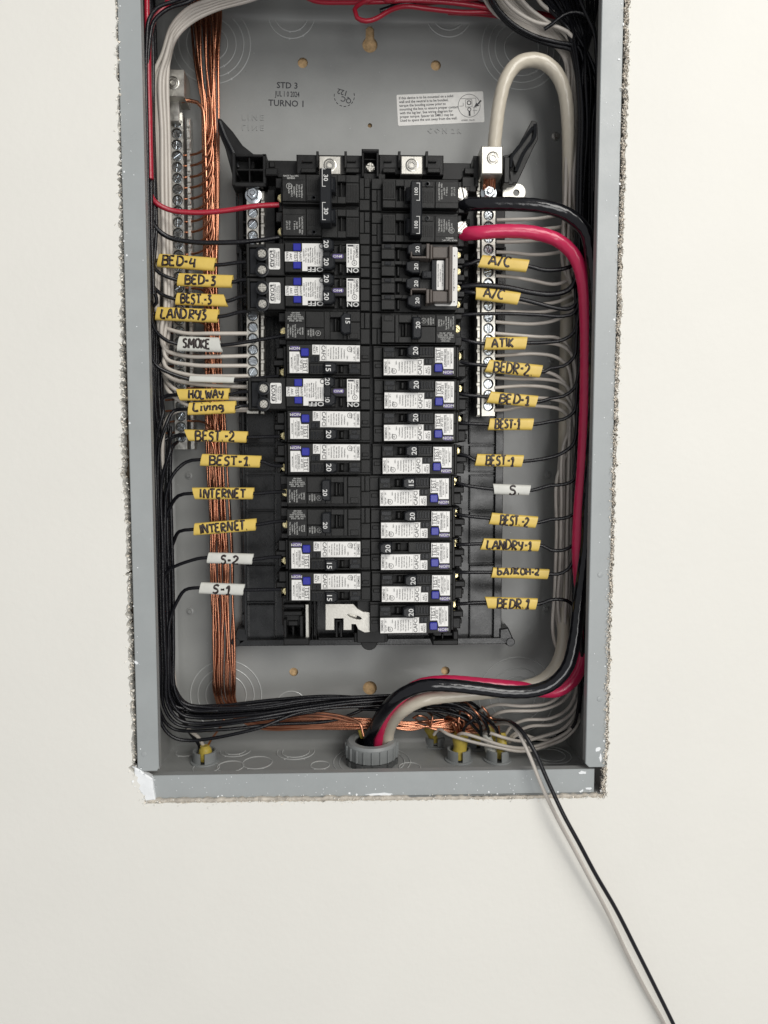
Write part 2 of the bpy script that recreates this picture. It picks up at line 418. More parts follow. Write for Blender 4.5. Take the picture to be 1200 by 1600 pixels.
flecks(120, [(XL+10, XR-10, YB+12, YT-20, 0)], 'dust_specks', (.08, .25))
# knockouts: pressed rings with little bridges
def knock(cx, cy, radii, plane='back', gaps=()):
    mb = MB()
    for r in radii:
        n = max(24, int(r*2.4)); pts = []
        for i in range(n+1):
            a = 2*pi*i/n
            if plane == 'back': pts.append((cx+r*cos(a), cy+r*sin(a), 0.12))
            else: pts.append((cx+r*cos(a), YB+0.12, cy+r*sin(a)))
        for q, (ra, rr) in enumerate(((0, .6),)):
            mb.tube(pts, rr, 5, cap=False)
        for a in gaps:
            a = radians(a)
            if plane == 'back': mb.lathe([(1.1, -.1), (.9, .45), (.3, .6)], 8, cx+r*cos(a), cy+r*sin(a))
            else: mb.lathe([(1.1, -.1), (.9, .45), (.3, .6)], 8, cx+r*cos(a), YB, axis='y', cz=cy+r*sin(a))
    B_(mb, 'knockout', RING_GLINT, smooth=60)
for x, y, R in ((330, 68, (32.5, 27, 20.5, 13.5)), (455, 22, (19.5, 14)), (701, 20, (19.5, 14)), (815, 75, (34, 28, 22.5, 14.5)),
                (353, 1086, (31.5, 25, 18)), (808, 1086, (35, 25, 17)), (455, 1104, (14,))):
    p = P(x, y, 0); knock(p.x, p.y, R, gaps=(-55, -20) if x > 600 else (-60, -95))
for x, y, R in ((290, 1176, (8.5,)), (368, 1173, (9, 13.5)), (402, 1192, (12.5,)), (462, 1175, (12, 16.5)), (322, 1200, (11,)), (360, 1198, (11,)),
                (860, 1180, (13, 18)), (581, 1190, (28, 33)), (500, 1196, (8,)), (640, 1199, (9,))):
    p = PF(x, y, YB); knock(p.x, p.z, R, 'floor', gaps=(60, 120))
# nub bosses on the back panel
for x, y in ((868, 213), (866, 440), (862, 562), (862, 626), (856, 742), (853, 951), (295, 743), (297, 955), (300, 560)):
    p = P(x, y, 0); mb = MB().lathe([(3.6, 0), (3.3, .5), (1.9, .8), (1.8, 2.0), (1.5, 2.4)], 16, p.x, p.y); B_(mb, 'boss', ALUD if x > 600 and y < 300 else GREY)

# printing and embossing on the back panel
pr = MB()
def btext(mb, t, size, px, py, rot=0, z=.12, sx=1.0):
    p = P(px, py, 0); mb.text(t, size, p.x, p.y, z, radians(rot), sx)
btext(pr, 'STD 3', 5.8, 449, 134, -1); btext(pr, 'JUL 1 0 2024', 5.2, 449, 147.5, -1, sx=.62); btext(pr, 'TURNO 1', 6.0, 448, 162, -1)
B_(pr, 'printed_lettering', INK, smooth=0); pr = MB()
btext(pr, 'QC', 5.0, 541, 156, 164); btext(pr, '122', 5.0, 535, 144, 164)
p = P(538, 150, 0)
for a0 in range(170, 370, 24):
    pr.tube([(p.x+8.5*cos(radians(a)), p.y+8.5*sin(radians(a)), .05) for a in (a0, a0+7, a0+14)], .28, 4)
B_(pr, 'printed_lettering', INK, smooth=0)
em = MB()
def emb(mb, t, size, px, py, rot=0, flip=False):
    V, Fc = text_geom(t, size, 1); p = P(px, py, 0)
    vs = [(p.x+a[0], p.y+(-a[1] if flip else a[1]), .45) for a in V]; base = [(p.x+a[0], p.y+(-a[1] if flip else a[1]), 0) for a in V]
    mb.add(vs, Fc); ec = {}
    for f in Fc:
        for i in range(len(f)): ec.setdefault(frozenset((f[i], f[(i+1) % len(f)])), []).append((f[i], f[(i+1) % len(f)]))
    n = len(base)
    mb.add(base+vs, [(e[0][0], e[0][1], e[0][1]+n, e[0][0]+n) for e in ec.values() if len(e) == 1])
emb(em, 'L I N E', 5.4, 395, 184); emb(em, 'L I N E', 5.4, 395, 199, flip=True); emb(em, 'C O N  2 R', 5.0, 694, 205)
B_(em, 'embossed_lettering', GREY, smooth=0)

# instruction sticker
c = [P(*q, 0) for q in ((622, 197), (757, 191), (755, 146.5), (620, 148.5))]
sw, sh = (c[1]-c[0]).length, (c[3]-c[0]).length
ang = math.atan2(c[1].y-c[0].y, c[1].x-c[0].x)
stk = thing('instruction_sticker', 'white printed instruction sticker with a round diagram on the grey back panel', 'sticker', c[0].x, c[0].y, 0, ang)
MB().rrect(0, sw, 0, sh, .05, .25, 1.2).build('sticker_sheet', STK, stk)
tx = MB()
for i, t in enumerate(('If this device is to be mounted on a solid', 'wall and the neutral is to be bonded,', 'torque the bonding screw prior to', 'mounting the box to ensure proper contact',
                       'with the lug bar. See wiring diagram for', 'proper torque. Spacer kit SMK1 may be', 'Used to space the unit away from the wall.')):
    V, _f = text_geom(t, 2.5); wd = max(v[0] for v in V)-min(v[0] for v in V)
    tx.text(t, 2.5, 2+wd*.47, sh-2.9-i*3.05, .36, 0, .94)
tx.text('4790091  Rev.01', 1.7, sw-14, 2.1, .36)
cx0, cy0 = sw-12.5, sh*.55
tx.tube([(cx0+9.4*cos(a*pi/20), cy0+9.4*sin(a*pi/20), .3) for a in range(41)], .18, 4, cap=False)
for x0, y0, x1, y1 in ((-7, 6, 6, 6), (6, 6, 6, 1.5), (-3, 5, 2.5, 5), (-3, 5, -3, -1), (2.5, 5, 2.5, -1), (-3, -1, 2.5, -1), (-8.5, 0, -5, 0), (-5, 0, -5, 2.5), (3, -1.5, 6.5, -1.5), (3, -4, 6.5, -4), (4, -7, 4, -2)):
    tx.tube([(cx0+x0, cy0+y0, .3), (cx0+x1, cy0+y1, .3)], .16, 4)
tx.tube([(cx0+1.6*cos(a*pi/8), cy0+2.4+1.6*sin(a*pi/8), .3) for a in range(17)], .35, 4, cap=False)
tx.tube([(cx0+1.4*cos(a*pi/8), cy0-3+1.4*sin(a*pi/8), .3) for a in range(17)], .3, 4, cap=False)
tx.box(cx0-.8, cx0+.8, cy0-8.3, cy0-4.6, .2, .36)
tx.poly([(cx0+4, cy0-1.5), (cx0+6.2, cy0+2.3), (cx0+7, cy0+1.4), (cx0+10, cy0+4.4), (cx0+10.8, cy0+3.4), (cx0+7.8, cy0+.5), (cx0+8.6, cy0-.3)], .2, .4)
tx.build('lettering', INK, stk, smooth=0)

# ------------------------------------------------------------------ shared screw meshes
def arc_seg(r, gap, side, k=8):
    a0 = math.asin(gap/r); pts = [(side*r*cos(a0+(pi-2*a0)*i/k), side*r*sin(a0+(pi-2*a0)*i/k)) for i in range(k+1)]
    return pts
def screw_mesh(r, kind, m, name):
    mb = MB().lathe([(r*.98, -.6), (r, .3), (r*.93, .55)], 18)
    if kind == 'slot':
        for sd in (1, -1): mb.poly(arc_seg(r*.9, r*.17, sd), .5, 1.25, .35)
    elif kind == 'cross':
        for q in range(4):
            a0 = q*pi/2; g = r*.15; pts = [(g, g)]
            for i in range(6):
                a = radians(12+66*i/5); pts.append((r*.9*cos(a), r*.9*sin(a)))
            mb.poly([(x*cos(a0)-y*sin(a0), x*sin(a0)+y*cos(a0)) for x, y in pts], .5, 1.35, .4)
    elif kind == 'hexhole':
        mb = MB().lathe([(r, -1), (r, .3), (r*.86, .5), (r*.80, .1), (r*.80, -.9), (r*.66, -.9), (r*.66, .5), (r*.6, .7), (r*.38, .7), (r*.34, -1.4), (.01, -1.5)], 24)
    elif kind == 'nut':
        mb = MB().lathe([(r*1.45, 0), (r*1.45, .5), (r*1.2, .9), (r*1.0, 1.0)], 28)
        mb.poly(circ(0, 0, r*1.12, 6, .3), .9, 4.2, .7); mb.lathe([(r*.5, 4), (r*.5, 5.6), (r*.38, 6.1)], 14)
    return mb.mesh(name, m, smooth=30)
SLOT_Z = screw_mesh(3.55, 'slot', ZINC, 'slot_screw'); CROSS_Z = screw_mesh(3.55, 'cross', ZINC, 'cross_screw')
SLOT_L = screw_mesh(3.3, 'slot', ALUD, 'slot_screw_large'); SLOT_B = screw_mesh(3.3, 'slot', BRASS, 'slot_screw_brass'); SLOT_A = screw_mesh(3.3, 'cross', ALU, 'slot_screw_alu')
HEXH = screw_mesh(4.9, 'hexhole', mat('steel_screw', (0.42, 0.41, 0.38), 0.3, 1, 0.1, 900), 'socket_screw'); NUTM = screw_mesh(4.4, 'nut', ZINC, 'hex_nut')

def bar(name, label, x0, x1, y0px, y1px, h, pitch, first_px, n, m, rail=None, group=None, skip=(), slotp=.5, dx1=0):
    # terminal bar with a threaded hole and a screw every `pitch` mm; x0..x1 photo columns of its top end
    a = P((x0+x1)/2, y0px, h); b = P((x0+x1)/2+dx1, y1px, h)
    wd = (P(x1, y0px, h)-P(x0, y0px, h)).x; ln = (a-b).length
    rot = math.atan2(b.x-a.x, a.y-b.y)
    t = thing(name, label, 'terminal bar', a.x, a.y, h, rot, group)
    ys = [-((P(x0, y0px, h).y-P(x0, first_px, h).y)+pitch*i) for i in range(n)]
    hl = [circ(0, y, 4.3, 16) for i, y in enumerate(ys) if i not in skip]
    mb = curve_mesh([[(-wd/2, -ln), (wd/2, -ln), (wd/2, 0), (-wd/2, 0)]]+hl, -3.2, 0, 0)
    mb.build('bar', m, t, smooth=0)
    MB().box(-wd/2+.02, wd/2-.02, -ln+.02, -.02, -9.5, -3.3).build('bar_back_shaded', BRN, t)  # rear of the bar coloured dark, as shade down the threaded holes
    for i, y in enumerate(ys):
        if i in skip: continue
        share(SLOT_Z if random.random() < slotp else CROSS_Z, 'terminal_screw', t, random.uniform(-.15, .15), y, -1.7+random.uniform(-.8, .8), random.uniform(0, pi))
    if rail:
        xr0, xr1, hr = rail
        rm = MB(); rm.box(xr0, xr1, -ln, -2, -12, hr-1.5, .2)
        y = -3
        while y > -ln+6: rm.box(xr0+.1, xr1-.1, y-6.6, y, hr-1.6, hr, .5); y -= pitch
        rm.build('side_rail', m, t)
    return t
gb = bar('ground_bar', 'long silver ground bar with a block lug on top, left of the copper bundle', 266, 285, 176, 702, 26, 8.72, 191, 30, ALUD, (7.0, 10.2, -3), dx1=7.5)
MB().box(-9.5, 9.5, 6, 27, -8, 13, .6).build('lug', ALU, gb); share(HEXH, 'lug_screw', gb, 1, 16.5, 13)
MB().box(-7.5, 3.5, -9, 6.5, -6, 5, .5, 0, 0).build('lug_foot', ALUD, gb)
nl = bar('neutral_bar', 'bright neutral bar in the left half of the panel, partly under the load blocks', 385.5, 404, 292, 646, 46, 8.9, 332, 18, ALU, (6.0, 9.0, -1.5), skip=(), slotp=.8)
share(NUTM, 'hex_nut', nl, .6, -6.5, .1)
nr = bar('neutral_bar', 'bright neutral bar in the right half under the white feeder lug', 753, 774, 278, 650, 46, 8.9, 318, 19, ALU, (-9.2, -6.2, -1.5), slotp=.35, dx1=-.5)
MB().box(-8.5, 8.2, -3, 18, -6, 15.5, .7).build('lug', ALU, nr); share(HEXH, 'lug_screw', nr, .6, 9, 15.5)
share(NUTM, 'hex_nut', nr, 0, -12, .1, .4)
tb = MB()
for i in range(9): tb.tube([(-4.2+i*1.05, -2.6, 4+random.uniform(0, 2)), (-4.2+i*1.05+random.uniform(-1, 1), -9.5, 1.2)], .75, 6)
tb.build('copper_strand', COP, nr)
# bonding strap eye beside the right bar
p = P(803, 301, 34)
be = thing('bonding_eye', 'small aluminium strap with a round hole right of the white feeder lug', 'strap', p.x, p.y, 34)
L = [(-9, -6), (3, -6)]+[(3+6.5*cos(radians(a)), 0.5+6.5*sin(radians(a))) for a in range(-80, 91, 17)]+[(-9, 7)]
curve_mesh([L, circ(2, 0, 2.7, 16)], -2.5, 0).build('strap', ALU, be, smooth=0)

# ------------------------------------------------------------------ black interior tray that carries the breakers
ROW0 = P(580, 272, 69).y; PT = 25.4
tray = thing('breaker_tray', 'black moulded plastic tray carrying the breakers and neutral bars', 'mounting tray', 0, 0, 0)
def T_(mb, name, m=TRAY, smooth=35): return mb.build(name, m, tray, smooth=smooth)
def T_lr(mb, name, m=TRAY):                          # one object for each side of the tray
    for sg in (-1, 1):
        k = MB(); idx = {}
        for f in mb.f:
            if mb.v[f[0]][0]*sg > 0:
                for i in f:
                    if i not in idx: idx[i] = len(k.v); k.v.append(mb.v[i])
                k.f.append(tuple(idx[i] for i in f))
        if k.f: T_(k, name, m)
def pb(mb, px0, py0, px1, py1, h0, h1, b=.5, ht=None):
    a, c = P(px0, py0, ht or h1), P(px1, py1, ht or h1)
    return mb.box(a.x, c.x, c.y, a.y, h0, h1, b)
yt, yb = P(580, 378, 18).y, P(580, 1003, 18).y
xa, xb = P(376, 900, 18).x, P(780, 900, 18).x
mb = MB(); mb.box(xa, xb, yb, P(580, 262, 18).y, 3, 14, .6); T_(mb, 'base_plate')
# tray floor panels on both sides, each with a raised rim
def panel(px0, py0, px1, py1, h=18):
    mb = MB(); pb(mb, px0, py0, px1, py1, 13.5, h-2.5, .3, h)
    a, c = P(px0, py0, h), P(px1, py1, h)
    for q in ((a.x, c.x, a.y-1.1, a.y), (a.x, c.x, c.y, c.y+1.1), (a.x, a.x+1.1, c.y+1.1, a.y-1.1), (c.x-1.1, c.x, c.y+1.1, a.y-1.1)):
        mb.box(*q, h-2.6, h, .3)
    T_(mb, 'side_panel')
for y0, y1 in ((385, 492), (494, 590), (592, 694), (696, 738), (742, 798), (800, 882), (884, 942), (945, 1000)):
    panel(383, y0, 430, y1); panel(734, y0, 777, y1)
mb = MB()
for i in range(14):
    y = P(580, 392+i*44, 20).y
    mb.box(P(372, 600, 20).x, P(379, 600, 20).x, y-3, y+3, 12, 19, .4); mb.box(P(781, 600, 20).x, P(786, 600, 20).x, y-3, y+3, 12, 17, .4)
T_lr(mb, 'rim_clip', TRAY)
mb = MB(); pb(mb, 372, 1000, 796, 1006, 6, 22, .5); T_(mb, 'bottom_rim')
mb = MB(); pb(mb, 378, 385, 382, 1002, 6, 22, .5); T_(mb, 'side_rim')
mb = MB(); pb(mb, 778, 385, 783, 1002, 6, 20, .5); T_(mb, 'side_rim')
for sx, fx in ((-1, 378), (1, 788)):
    p = P(fx, 997, 20); mb = MB(); L = []
    for x, y in ((-6, 12), (4, 14), (7, 7), (11, -3), (10, -9), (5, -10), (-1, -6), (-6, -2)): L.append((p.x+x*sx*.75, p.y+y*.7))
    mb.poly(L, 6, 22, 1); mb.lathe([(4.0, 21.9), (3.4, 22.6)], 14, p.x+5*sx, p.y-3); T_(mb, 'corner_ear')
# centre spine and clip rails beneath the breakers
mb = MB(); pb(mb, 556, 270, 602, 1004, 13, 56, .5); T_(mb, 'spine', BLK)
mb = MB()
for i in range(14):
    y = ROW0-PT*i
    mb.box(-74, -58, y-PT+1, y-1, 13, 38, .5); mb.box(58, 74, y-PT+1, y-1, 13, 38, .5)
T_lr(mb, 'clip_rail', BLK)
mb = MB()
pb(mb, 372, 278, 432, 384, 14, 30, .6, 34); pb(mb, 372, 300, 382, 384, 14, 36, .6, 34); pb(mb, 414, 300, 432, 384, 14, 40, .6, 34)
pb(mb, 736, 262, 784, 300, 14, 34, .6, 34); pb(mb, 728, 300, 748, 384, 14, 38, .6, 34); pb(mb, 776, 318, 792, 384, 14, 26, .6, 34)
for y in (322, 345, 366): pb(mb, 380, y, 414, y+4, 29, 38, .4)
T_lr(mb, 'neutral_carrier', BLK)
mb = MB()
for y in range(392, 640, 27): pb(mb, 380, y, 410, y+5, 14, 35, .4); pb(mb, 746, y, 786, y+5, 14, 30, .4)
pb(mb, 386, 392, 404, 640, 14, 35.5, .4); pb(mb, 752, 392, 773, 640, 14, 35.5, .4)
T_lr(mb, 'neutral_carrier', BLK)
# top structure
mb = MB(); pb(mb, 414, 250, 736, 282, 14, 44, .8); T_(mb, 'top_rail', BLK)
mb = MB(); pb(mb, 463, 241, 566, 274, 20, 54, .8); pb(mb, 592, 241, 693, 274, 20, 54, .8); T_(mb, 'lug_cover', BLK)
mb = MB()
for x in (494, 538, 622, 665): pb(mb, x, 236, x+4, 262, 30, 58, .4)
for x0, x1 in ((470, 494), (540, 562), (598, 618), (668, 688)): pb(mb, x0, 262, x1, 270, 53, 58, .6); pb(mb, x0+2, 250, x1-6, 253, 53, 56, .4)
T_(mb, 'lug_cover_rib', BLK2)
mb = MB()
for x0, x1 in ((540, 563), (600, 620)): pb(mb, x0, 254, x1, 262, 53.5, 54.3, .1)
T_(mb, 'recess_shade_patch', DEEP)  # thin dark pads on the covers, painted shade in place of hollows
mb = MB(); pb(mb, 565, 232, 592, 238, 16, 62, .8); pb(mb, 565, 238, 569, 276, 16, 62, .6); pb(mb, 588, 238, 592, 276, 16, 62, .6); pb(mb, 569, 238, 588, 276, 16, 50, .3, 55)
pb(mb, 569, 248, 588, 250, 50, 57, .4)
T_(mb, 'centre_bracket', BLK)
for lx, lab in ((515.5, 0), (643.5, 1)):
    a = P(lx, 258, 64); g = MB().box(a.x-8.3, a.x+8.3, a.y-6.9, a.y+6.9, 40, 64, .6)
    lg = g.build('line_lug', ALU, tray)
    share(HEXH, 'lug_screw', lg, a.x, a.y, 64)
p = P(578.5, 262.5, 56); share(SLOT_A, 'mounting_screw', tray, p.x, p.y, 57, -.1).scale = (1.08, 1.08, 1.2)
# the two raised wing levers at the top corners
def wing(sgn, pts_outer, pts_fin, sock):
    mb = MB(); L = [P(x, y, 40) for x, y in pts_outer]; mb.poly([(p.x, p.y) for p in L], 24, 40, .5)
    T_(mb, 'wing_lever', BLK if sgn < 0 else BLK2)
    mb = MB(); L = smooth_path([P(x, y, 42) for x, y in pts_fin], 3)
    mb.tube(L, 1.5, 6, flat=.8); T_(mb, 'wing_rib', BLKH)
wing(-1, ((340, 184), (346, 186), (364, 206), (379, 227), (398, 242), (398, 262), (372, 276), (362, 270), (352, 232), (341, 206)), ((343, 190), (352, 214), (364, 238), (372, 262)), 0)
wing(1, ((831, 188), (839, 190), (841, 199), (840.5, 218), (834, 230), (821, 258), (808, 286), (790, 286), (786, 250), (794, 243), (806, 234), (818, 212)), ((836, 194), (835, 214), (820, 236), (806, 268)), 0)
wing(1, ((786, 243), (800, 240), (806, 262), (802, 288), (784, 290)), ((832, 200), (812, 228), (800, 244), (797, 262)), 0)
for x0, y0, x1, y1 in ((362, 238, 368, 290), (368, 240, 416, 245), (410, 240, 416, 292), (388, 246, 391, 286), (370, 263, 412, 267), (366, 284, 416, 292)):
    mb = MB(); pb(mb, x0, y0, x1, y1, 18, 50, .6); T_(mb, 'socket_wall', BLK)
mb = MB(); pb(mb, 414, 262, 434, 274, 30, 52, .8); pb(mb, 420, 252, 430, 262, 30, 46, .8); T_(mb, 'side_latch', BLK)
for x0, y0, x1, y1 in ((740, 243, 748, 292), (748, 243, 756, 250), (788, 245, 796, 286), (726, 262, 742, 272), (722, 276, 744, 300)):
    mb = MB(); pb(mb, x0, y0, x1, y1, 18, 48, .6); T_(mb, 'socket_wall', BLK)
# tray details below the last breakers, lower left: bus finger plate and empty breaker stab
mb = MB()
L = [P(x, y, 58) for x, y in ((509, 944), (552, 944), (558, 951), (567, 956), (579, 957), (579, 987), (570, 988), (560, 983), (556, 975), (549, 975), (549, 984), (537, 984), (537, 966), (522, 966), (522, 984), (509, 984))]
bus = curve_mesh([[(p.x, p.y) for p in L], [(lambda q: (q.x+4.4*cos(radians(a))*1.0*(1.35 if True else 1)-.2*4*sin(radians(a)), q.y+2.0*sin(radians(a))-1.4*cos(radians(a))))(P(554, 963.5, 58)) for a in range(0, 360, 24)]], 55.5, 58, .2)
T_(bus, 'bus_plate', ALU, smooth=0)
mb = MB(); p = P(554, 963.5, 53); mb.box(p.x-6, p.x+6, p.y-4, p.y+4, 50, 53.5, .3); T_(mb, 'bus_finger', ALU)
mb = MB(); pb(mb, 477, 944, 483, 999, 30, 46, .4); T_(mb, 'metal_rail', ALU)
mb = MB()
for q in ((443, 944, 476, 950, 44), (443, 955, 472, 962, 46), (443, 968, 448, 1004, 46), (468, 962, 474, 1004, 44), (443, 998, 483, 1008, 50), (450, 970, 466, 978, 40), (456, 978, 460, 998, 38)):
    pb(mb, *q[:4], 14, q[4], .6)
T_(mb, 'breaker_hook', BLK)
mb = MB()
for q in ((487, 944, 489, 1000, 30), (493, 944, 495, 1000, 30), (497, 996, 560, 1000, 28), (524, 968, 528, 996, 42), (531, 968, 535, 996, 42), (524, 968, 535, 972, 44)):
    pb(mb, *q[:4], 14, q[4], .5)
T_(mb, 'tray_rib', BLK)
mb = MB()
for q in ((553, 988, 606, 1003, 50), (676, 988, 716, 994, 44), (676, 994, 680, 1006, 48), (708, 986, 716, 1006, 48), (676, 1000, 716, 1008, 50), (690, 990, 693, 1000, 46)):
    pb(mb, *q[:4], 14, q[4], .8)
p = P(577, 1004, 50); mb.lathe([(7, 14), (7, 48), (6, 50)], 20, p.x, p.y); T_(mb, 'bottom_bracket', BLK)
p = P(577, 995, 50); share(SLOT_A, 'mounting_screw', tray, p.x, p.y, 51.5, 1.2).scale = (1.15, 1.15, 1.3)
mb = MB(); pb(mb, 562, 987, 598, 991, 49, 51.2, .3); T_(mb, 'screw_strap', ALU)

# ------------------------------------------------------------------ breakers (local frame: x = -70 load end .. 0 gutter, y across, z out)
R90 = -pi/2
def lines(mb, items, z=69.35, rot=R90):
    for t, size, x, y, *k in items: mb.text(t, size, x, y, z, rot, k[0] if k else 1.0)
def cafci(X, Y, rot, amp, label, group, off=False, code='AF 233', ser='L05090815C', tilt=0):
    t = thing('arc_fault_breaker', label, 'circuit breaker', X, Y+random.uniform(-.15, .15), random.uniform(-.4, .5), rot+random.gauss(0, .004), group)
    mb = MB()
    mb.box(-66, -.5, -12.5, 12.5, 18, 61, .5)
    hx0, hx1, hy0, hy1 = -30.2, -17.4, -10.0, -3.2
    mb.box(-65, -8.2, -2.2, 12.1, 60, 69, .45)
    for q in ((-65, -47.8), (-47.6, -30.3), (-17.3, -8.2)): mb.box(q[0], q[1], -10.7, -2.25, 60, 69, .4)
    mb.box(hx0, hx1, -10.7, -10.0, 60, 69, .2).box(hx0, hx1, -3.1, -2.25, 60, 69, .2)
    mb.box(-8.0, -.7, -.2, 12.1, 60, 62.6, .4).box(-8.0, -.7, -10.7, -.6, 60, 63.2, .4).box(-7, -2, 2, 5, 62, 63.5, .4)
    mb.build('body', BLK2, t)
    mb = MB().box(hx0+.1, hx1-.1, -9.9, -3.15, 60.5, 62.2); mb.build('handle_slot', DEEP, t)
    mb = MB().box(-24.4, -21.2, -9.6, -3.4, 62, 67.2, 1.2); mb.build('slot_bar', BLK2, t)
    mb = MB()
    for i in range(5): mb.box(-46.6+i*2.2, -45.3+i*2.2, -9.6, -4.2, 68.9, 69.6, .25)
    mb.box(-16.6, -9, -9.8, -6.4, 68.9, 69.5, .3).box(-15, -11, -5.6, -3.2, 68.9, 69.4, .2)
    mb.box(-46.5, -43.5, -1.2, 2.8, 68.8, 69.5, .3).box(-43, -41, -1.2, 2.8, 68.8, 69.7, .3)
    tag(mb.build('rib', BLKH, t), kind='stuff')
    # handle
    ho = -52.5+17 if off else 0
    hm = MB(); x0 = -36.0+(0 if not off else 19.0)
    hm.poly([(x0, -10.9), (x0+6.2, -10.9), (x0+9.6, -9.2), (x0+9.6, -3.4), (x0+6.2, -1.9), (x0, -1.9)], 64, 75.5, 1.0)
    h = hm.build('handle', BLKH, t)
    MB().text(amp, 4.6, x0+3.0, -6.4, 75.6, R90, 1.12).build('lettering', INKW, h, smooth=0)
    # main sticker
    mb = MB(); mb.poly([(-45.3, 11.3), (-45.3, 3.9), (-39.7, 3.9), (-39.7, -.9), (-8.7, -.9), (-8.7, 11.3)], 68.95, 69.2)
    s1 = mb.build('face_sticker', STK, t, smooth=0); s1.rotation_euler.z = random.gauss(0, .006)
    mb = MB()
    lines(mb, [('CAFCI', 3.6, -36.9, 5.3, .95), ('ARC', 1.9, -42.0, 7.7), ('FAULT', 1.9, -44.0, 7.7, .9), ('SIEMENS', 2.1, -10.2, 5.3, .95)])
    for x, y, tt, sz in ((-13.0, 7.6, 'Type QAF', 1.6), (-15.3, 7.6, 'HACR', 1.6), (-13.0, 1.6, 'QP 1', 1.5), (-18.4, 1.8, '120V~', 1.5), (-20.6, 4.6, 'Combination', 1.6), (-22.8, 5.0, 'Circuit Breaker', 1.6), (-25.0, 5.4, 'Interrupting Rating', 1.45),
                         (-27.0, 5.0, '10kA 120V~ 60Hz', 1.4), (-29.0, 5.4, 'Wire 60/75 C Cu-Al', 1.4), (-31.0, 5.0, 'Circuit Interrupter', 1.4), (-33.0, 5.4, 'No.  14-10', 1.4)):
        lines(mb, [(tt, sz, x, y, .82)])
    mb.tube([(-16.6+1.9*cos(a*pi/8), 8.3+1.9*sin(a*pi/8), 69.2) for a in range(17)], .2, 4, cap=False); lines(mb, [('UL', 1.7, -16.6, 8.3)])
    for x in (-39.6, -34.6, -11.8): mb.box(x-.1, x+.1, -.5, 11, 69.1, 69.32)
    mb.build('lettering', INKG, s1, smooth=0)
    mb = MB(); mb.poly([(-62.8, 6.5), (-62.8, -9.7), (-48.5, -9.7), (-48.5, 1.6), (-54.2, 1.6), (-55.2, 6.5)], 68.95, 69.2)
    s2 = mb.build('test_sticker', STK, t, smooth=0)
    mb = MB(); lines(mb, [('TEST', 4.0, -50.9, -4.1, .95), (code, 2.1, -54.0, -3.4), (ser, 2.0, -56.4, -2.0, .95), ('PUSH TO TEST', 1.6, -58.8, -2.0), ('MONTHLY', 1.6, -61.3, -2.0, 1.1)])
    for x in (-52.7, -57.6, -60.2): mb.box(x-.08, x+.08, -9.2, 5 if x < -54 else 1, 69.1, 69.32)
    mb.build('lettering', INKG, s2, smooth=0)
    MB().rrect(-54.0, -48.0, 2.9, 8.9, 68.5, 71.2, .9, .5).build('test_button', BLUE, t)
    mb = MB().rrect(-62.6, -54.9, 7.6, 10.7, 68.95, 69.2, 1.4); n_ = mb.build('certification_mark', PURP, t, smooth=0)
    MB().text('NOM', 2.4, -58.8, 9.15, 69.35, pi, 1.25).build('lettering', INKW, n_, smooth=0)
    # terminal end
    mb = MB(); mb.box(-74.5, -66, 2.6, 11.4, 22, 57, .8).box(-77, -66, -2.6, 2.4, 22, 55, .8).box(-68.5, -66, -12, 12.2, 22, 60, .7).box(-76.6, -74, 5, 9, 22, 50, .6)
    mb.box(-75, -72.6, -11, -2.7, 22, 52, .5).box(-72.5, -69, -11.6, -10, 22, 50, .4); mb.build('terminal_housing', BLK, t)
    share(SLOT_B, 'load_screw', t, -69.7, -6.6, 46, random.uniform(0, 3))
    return t
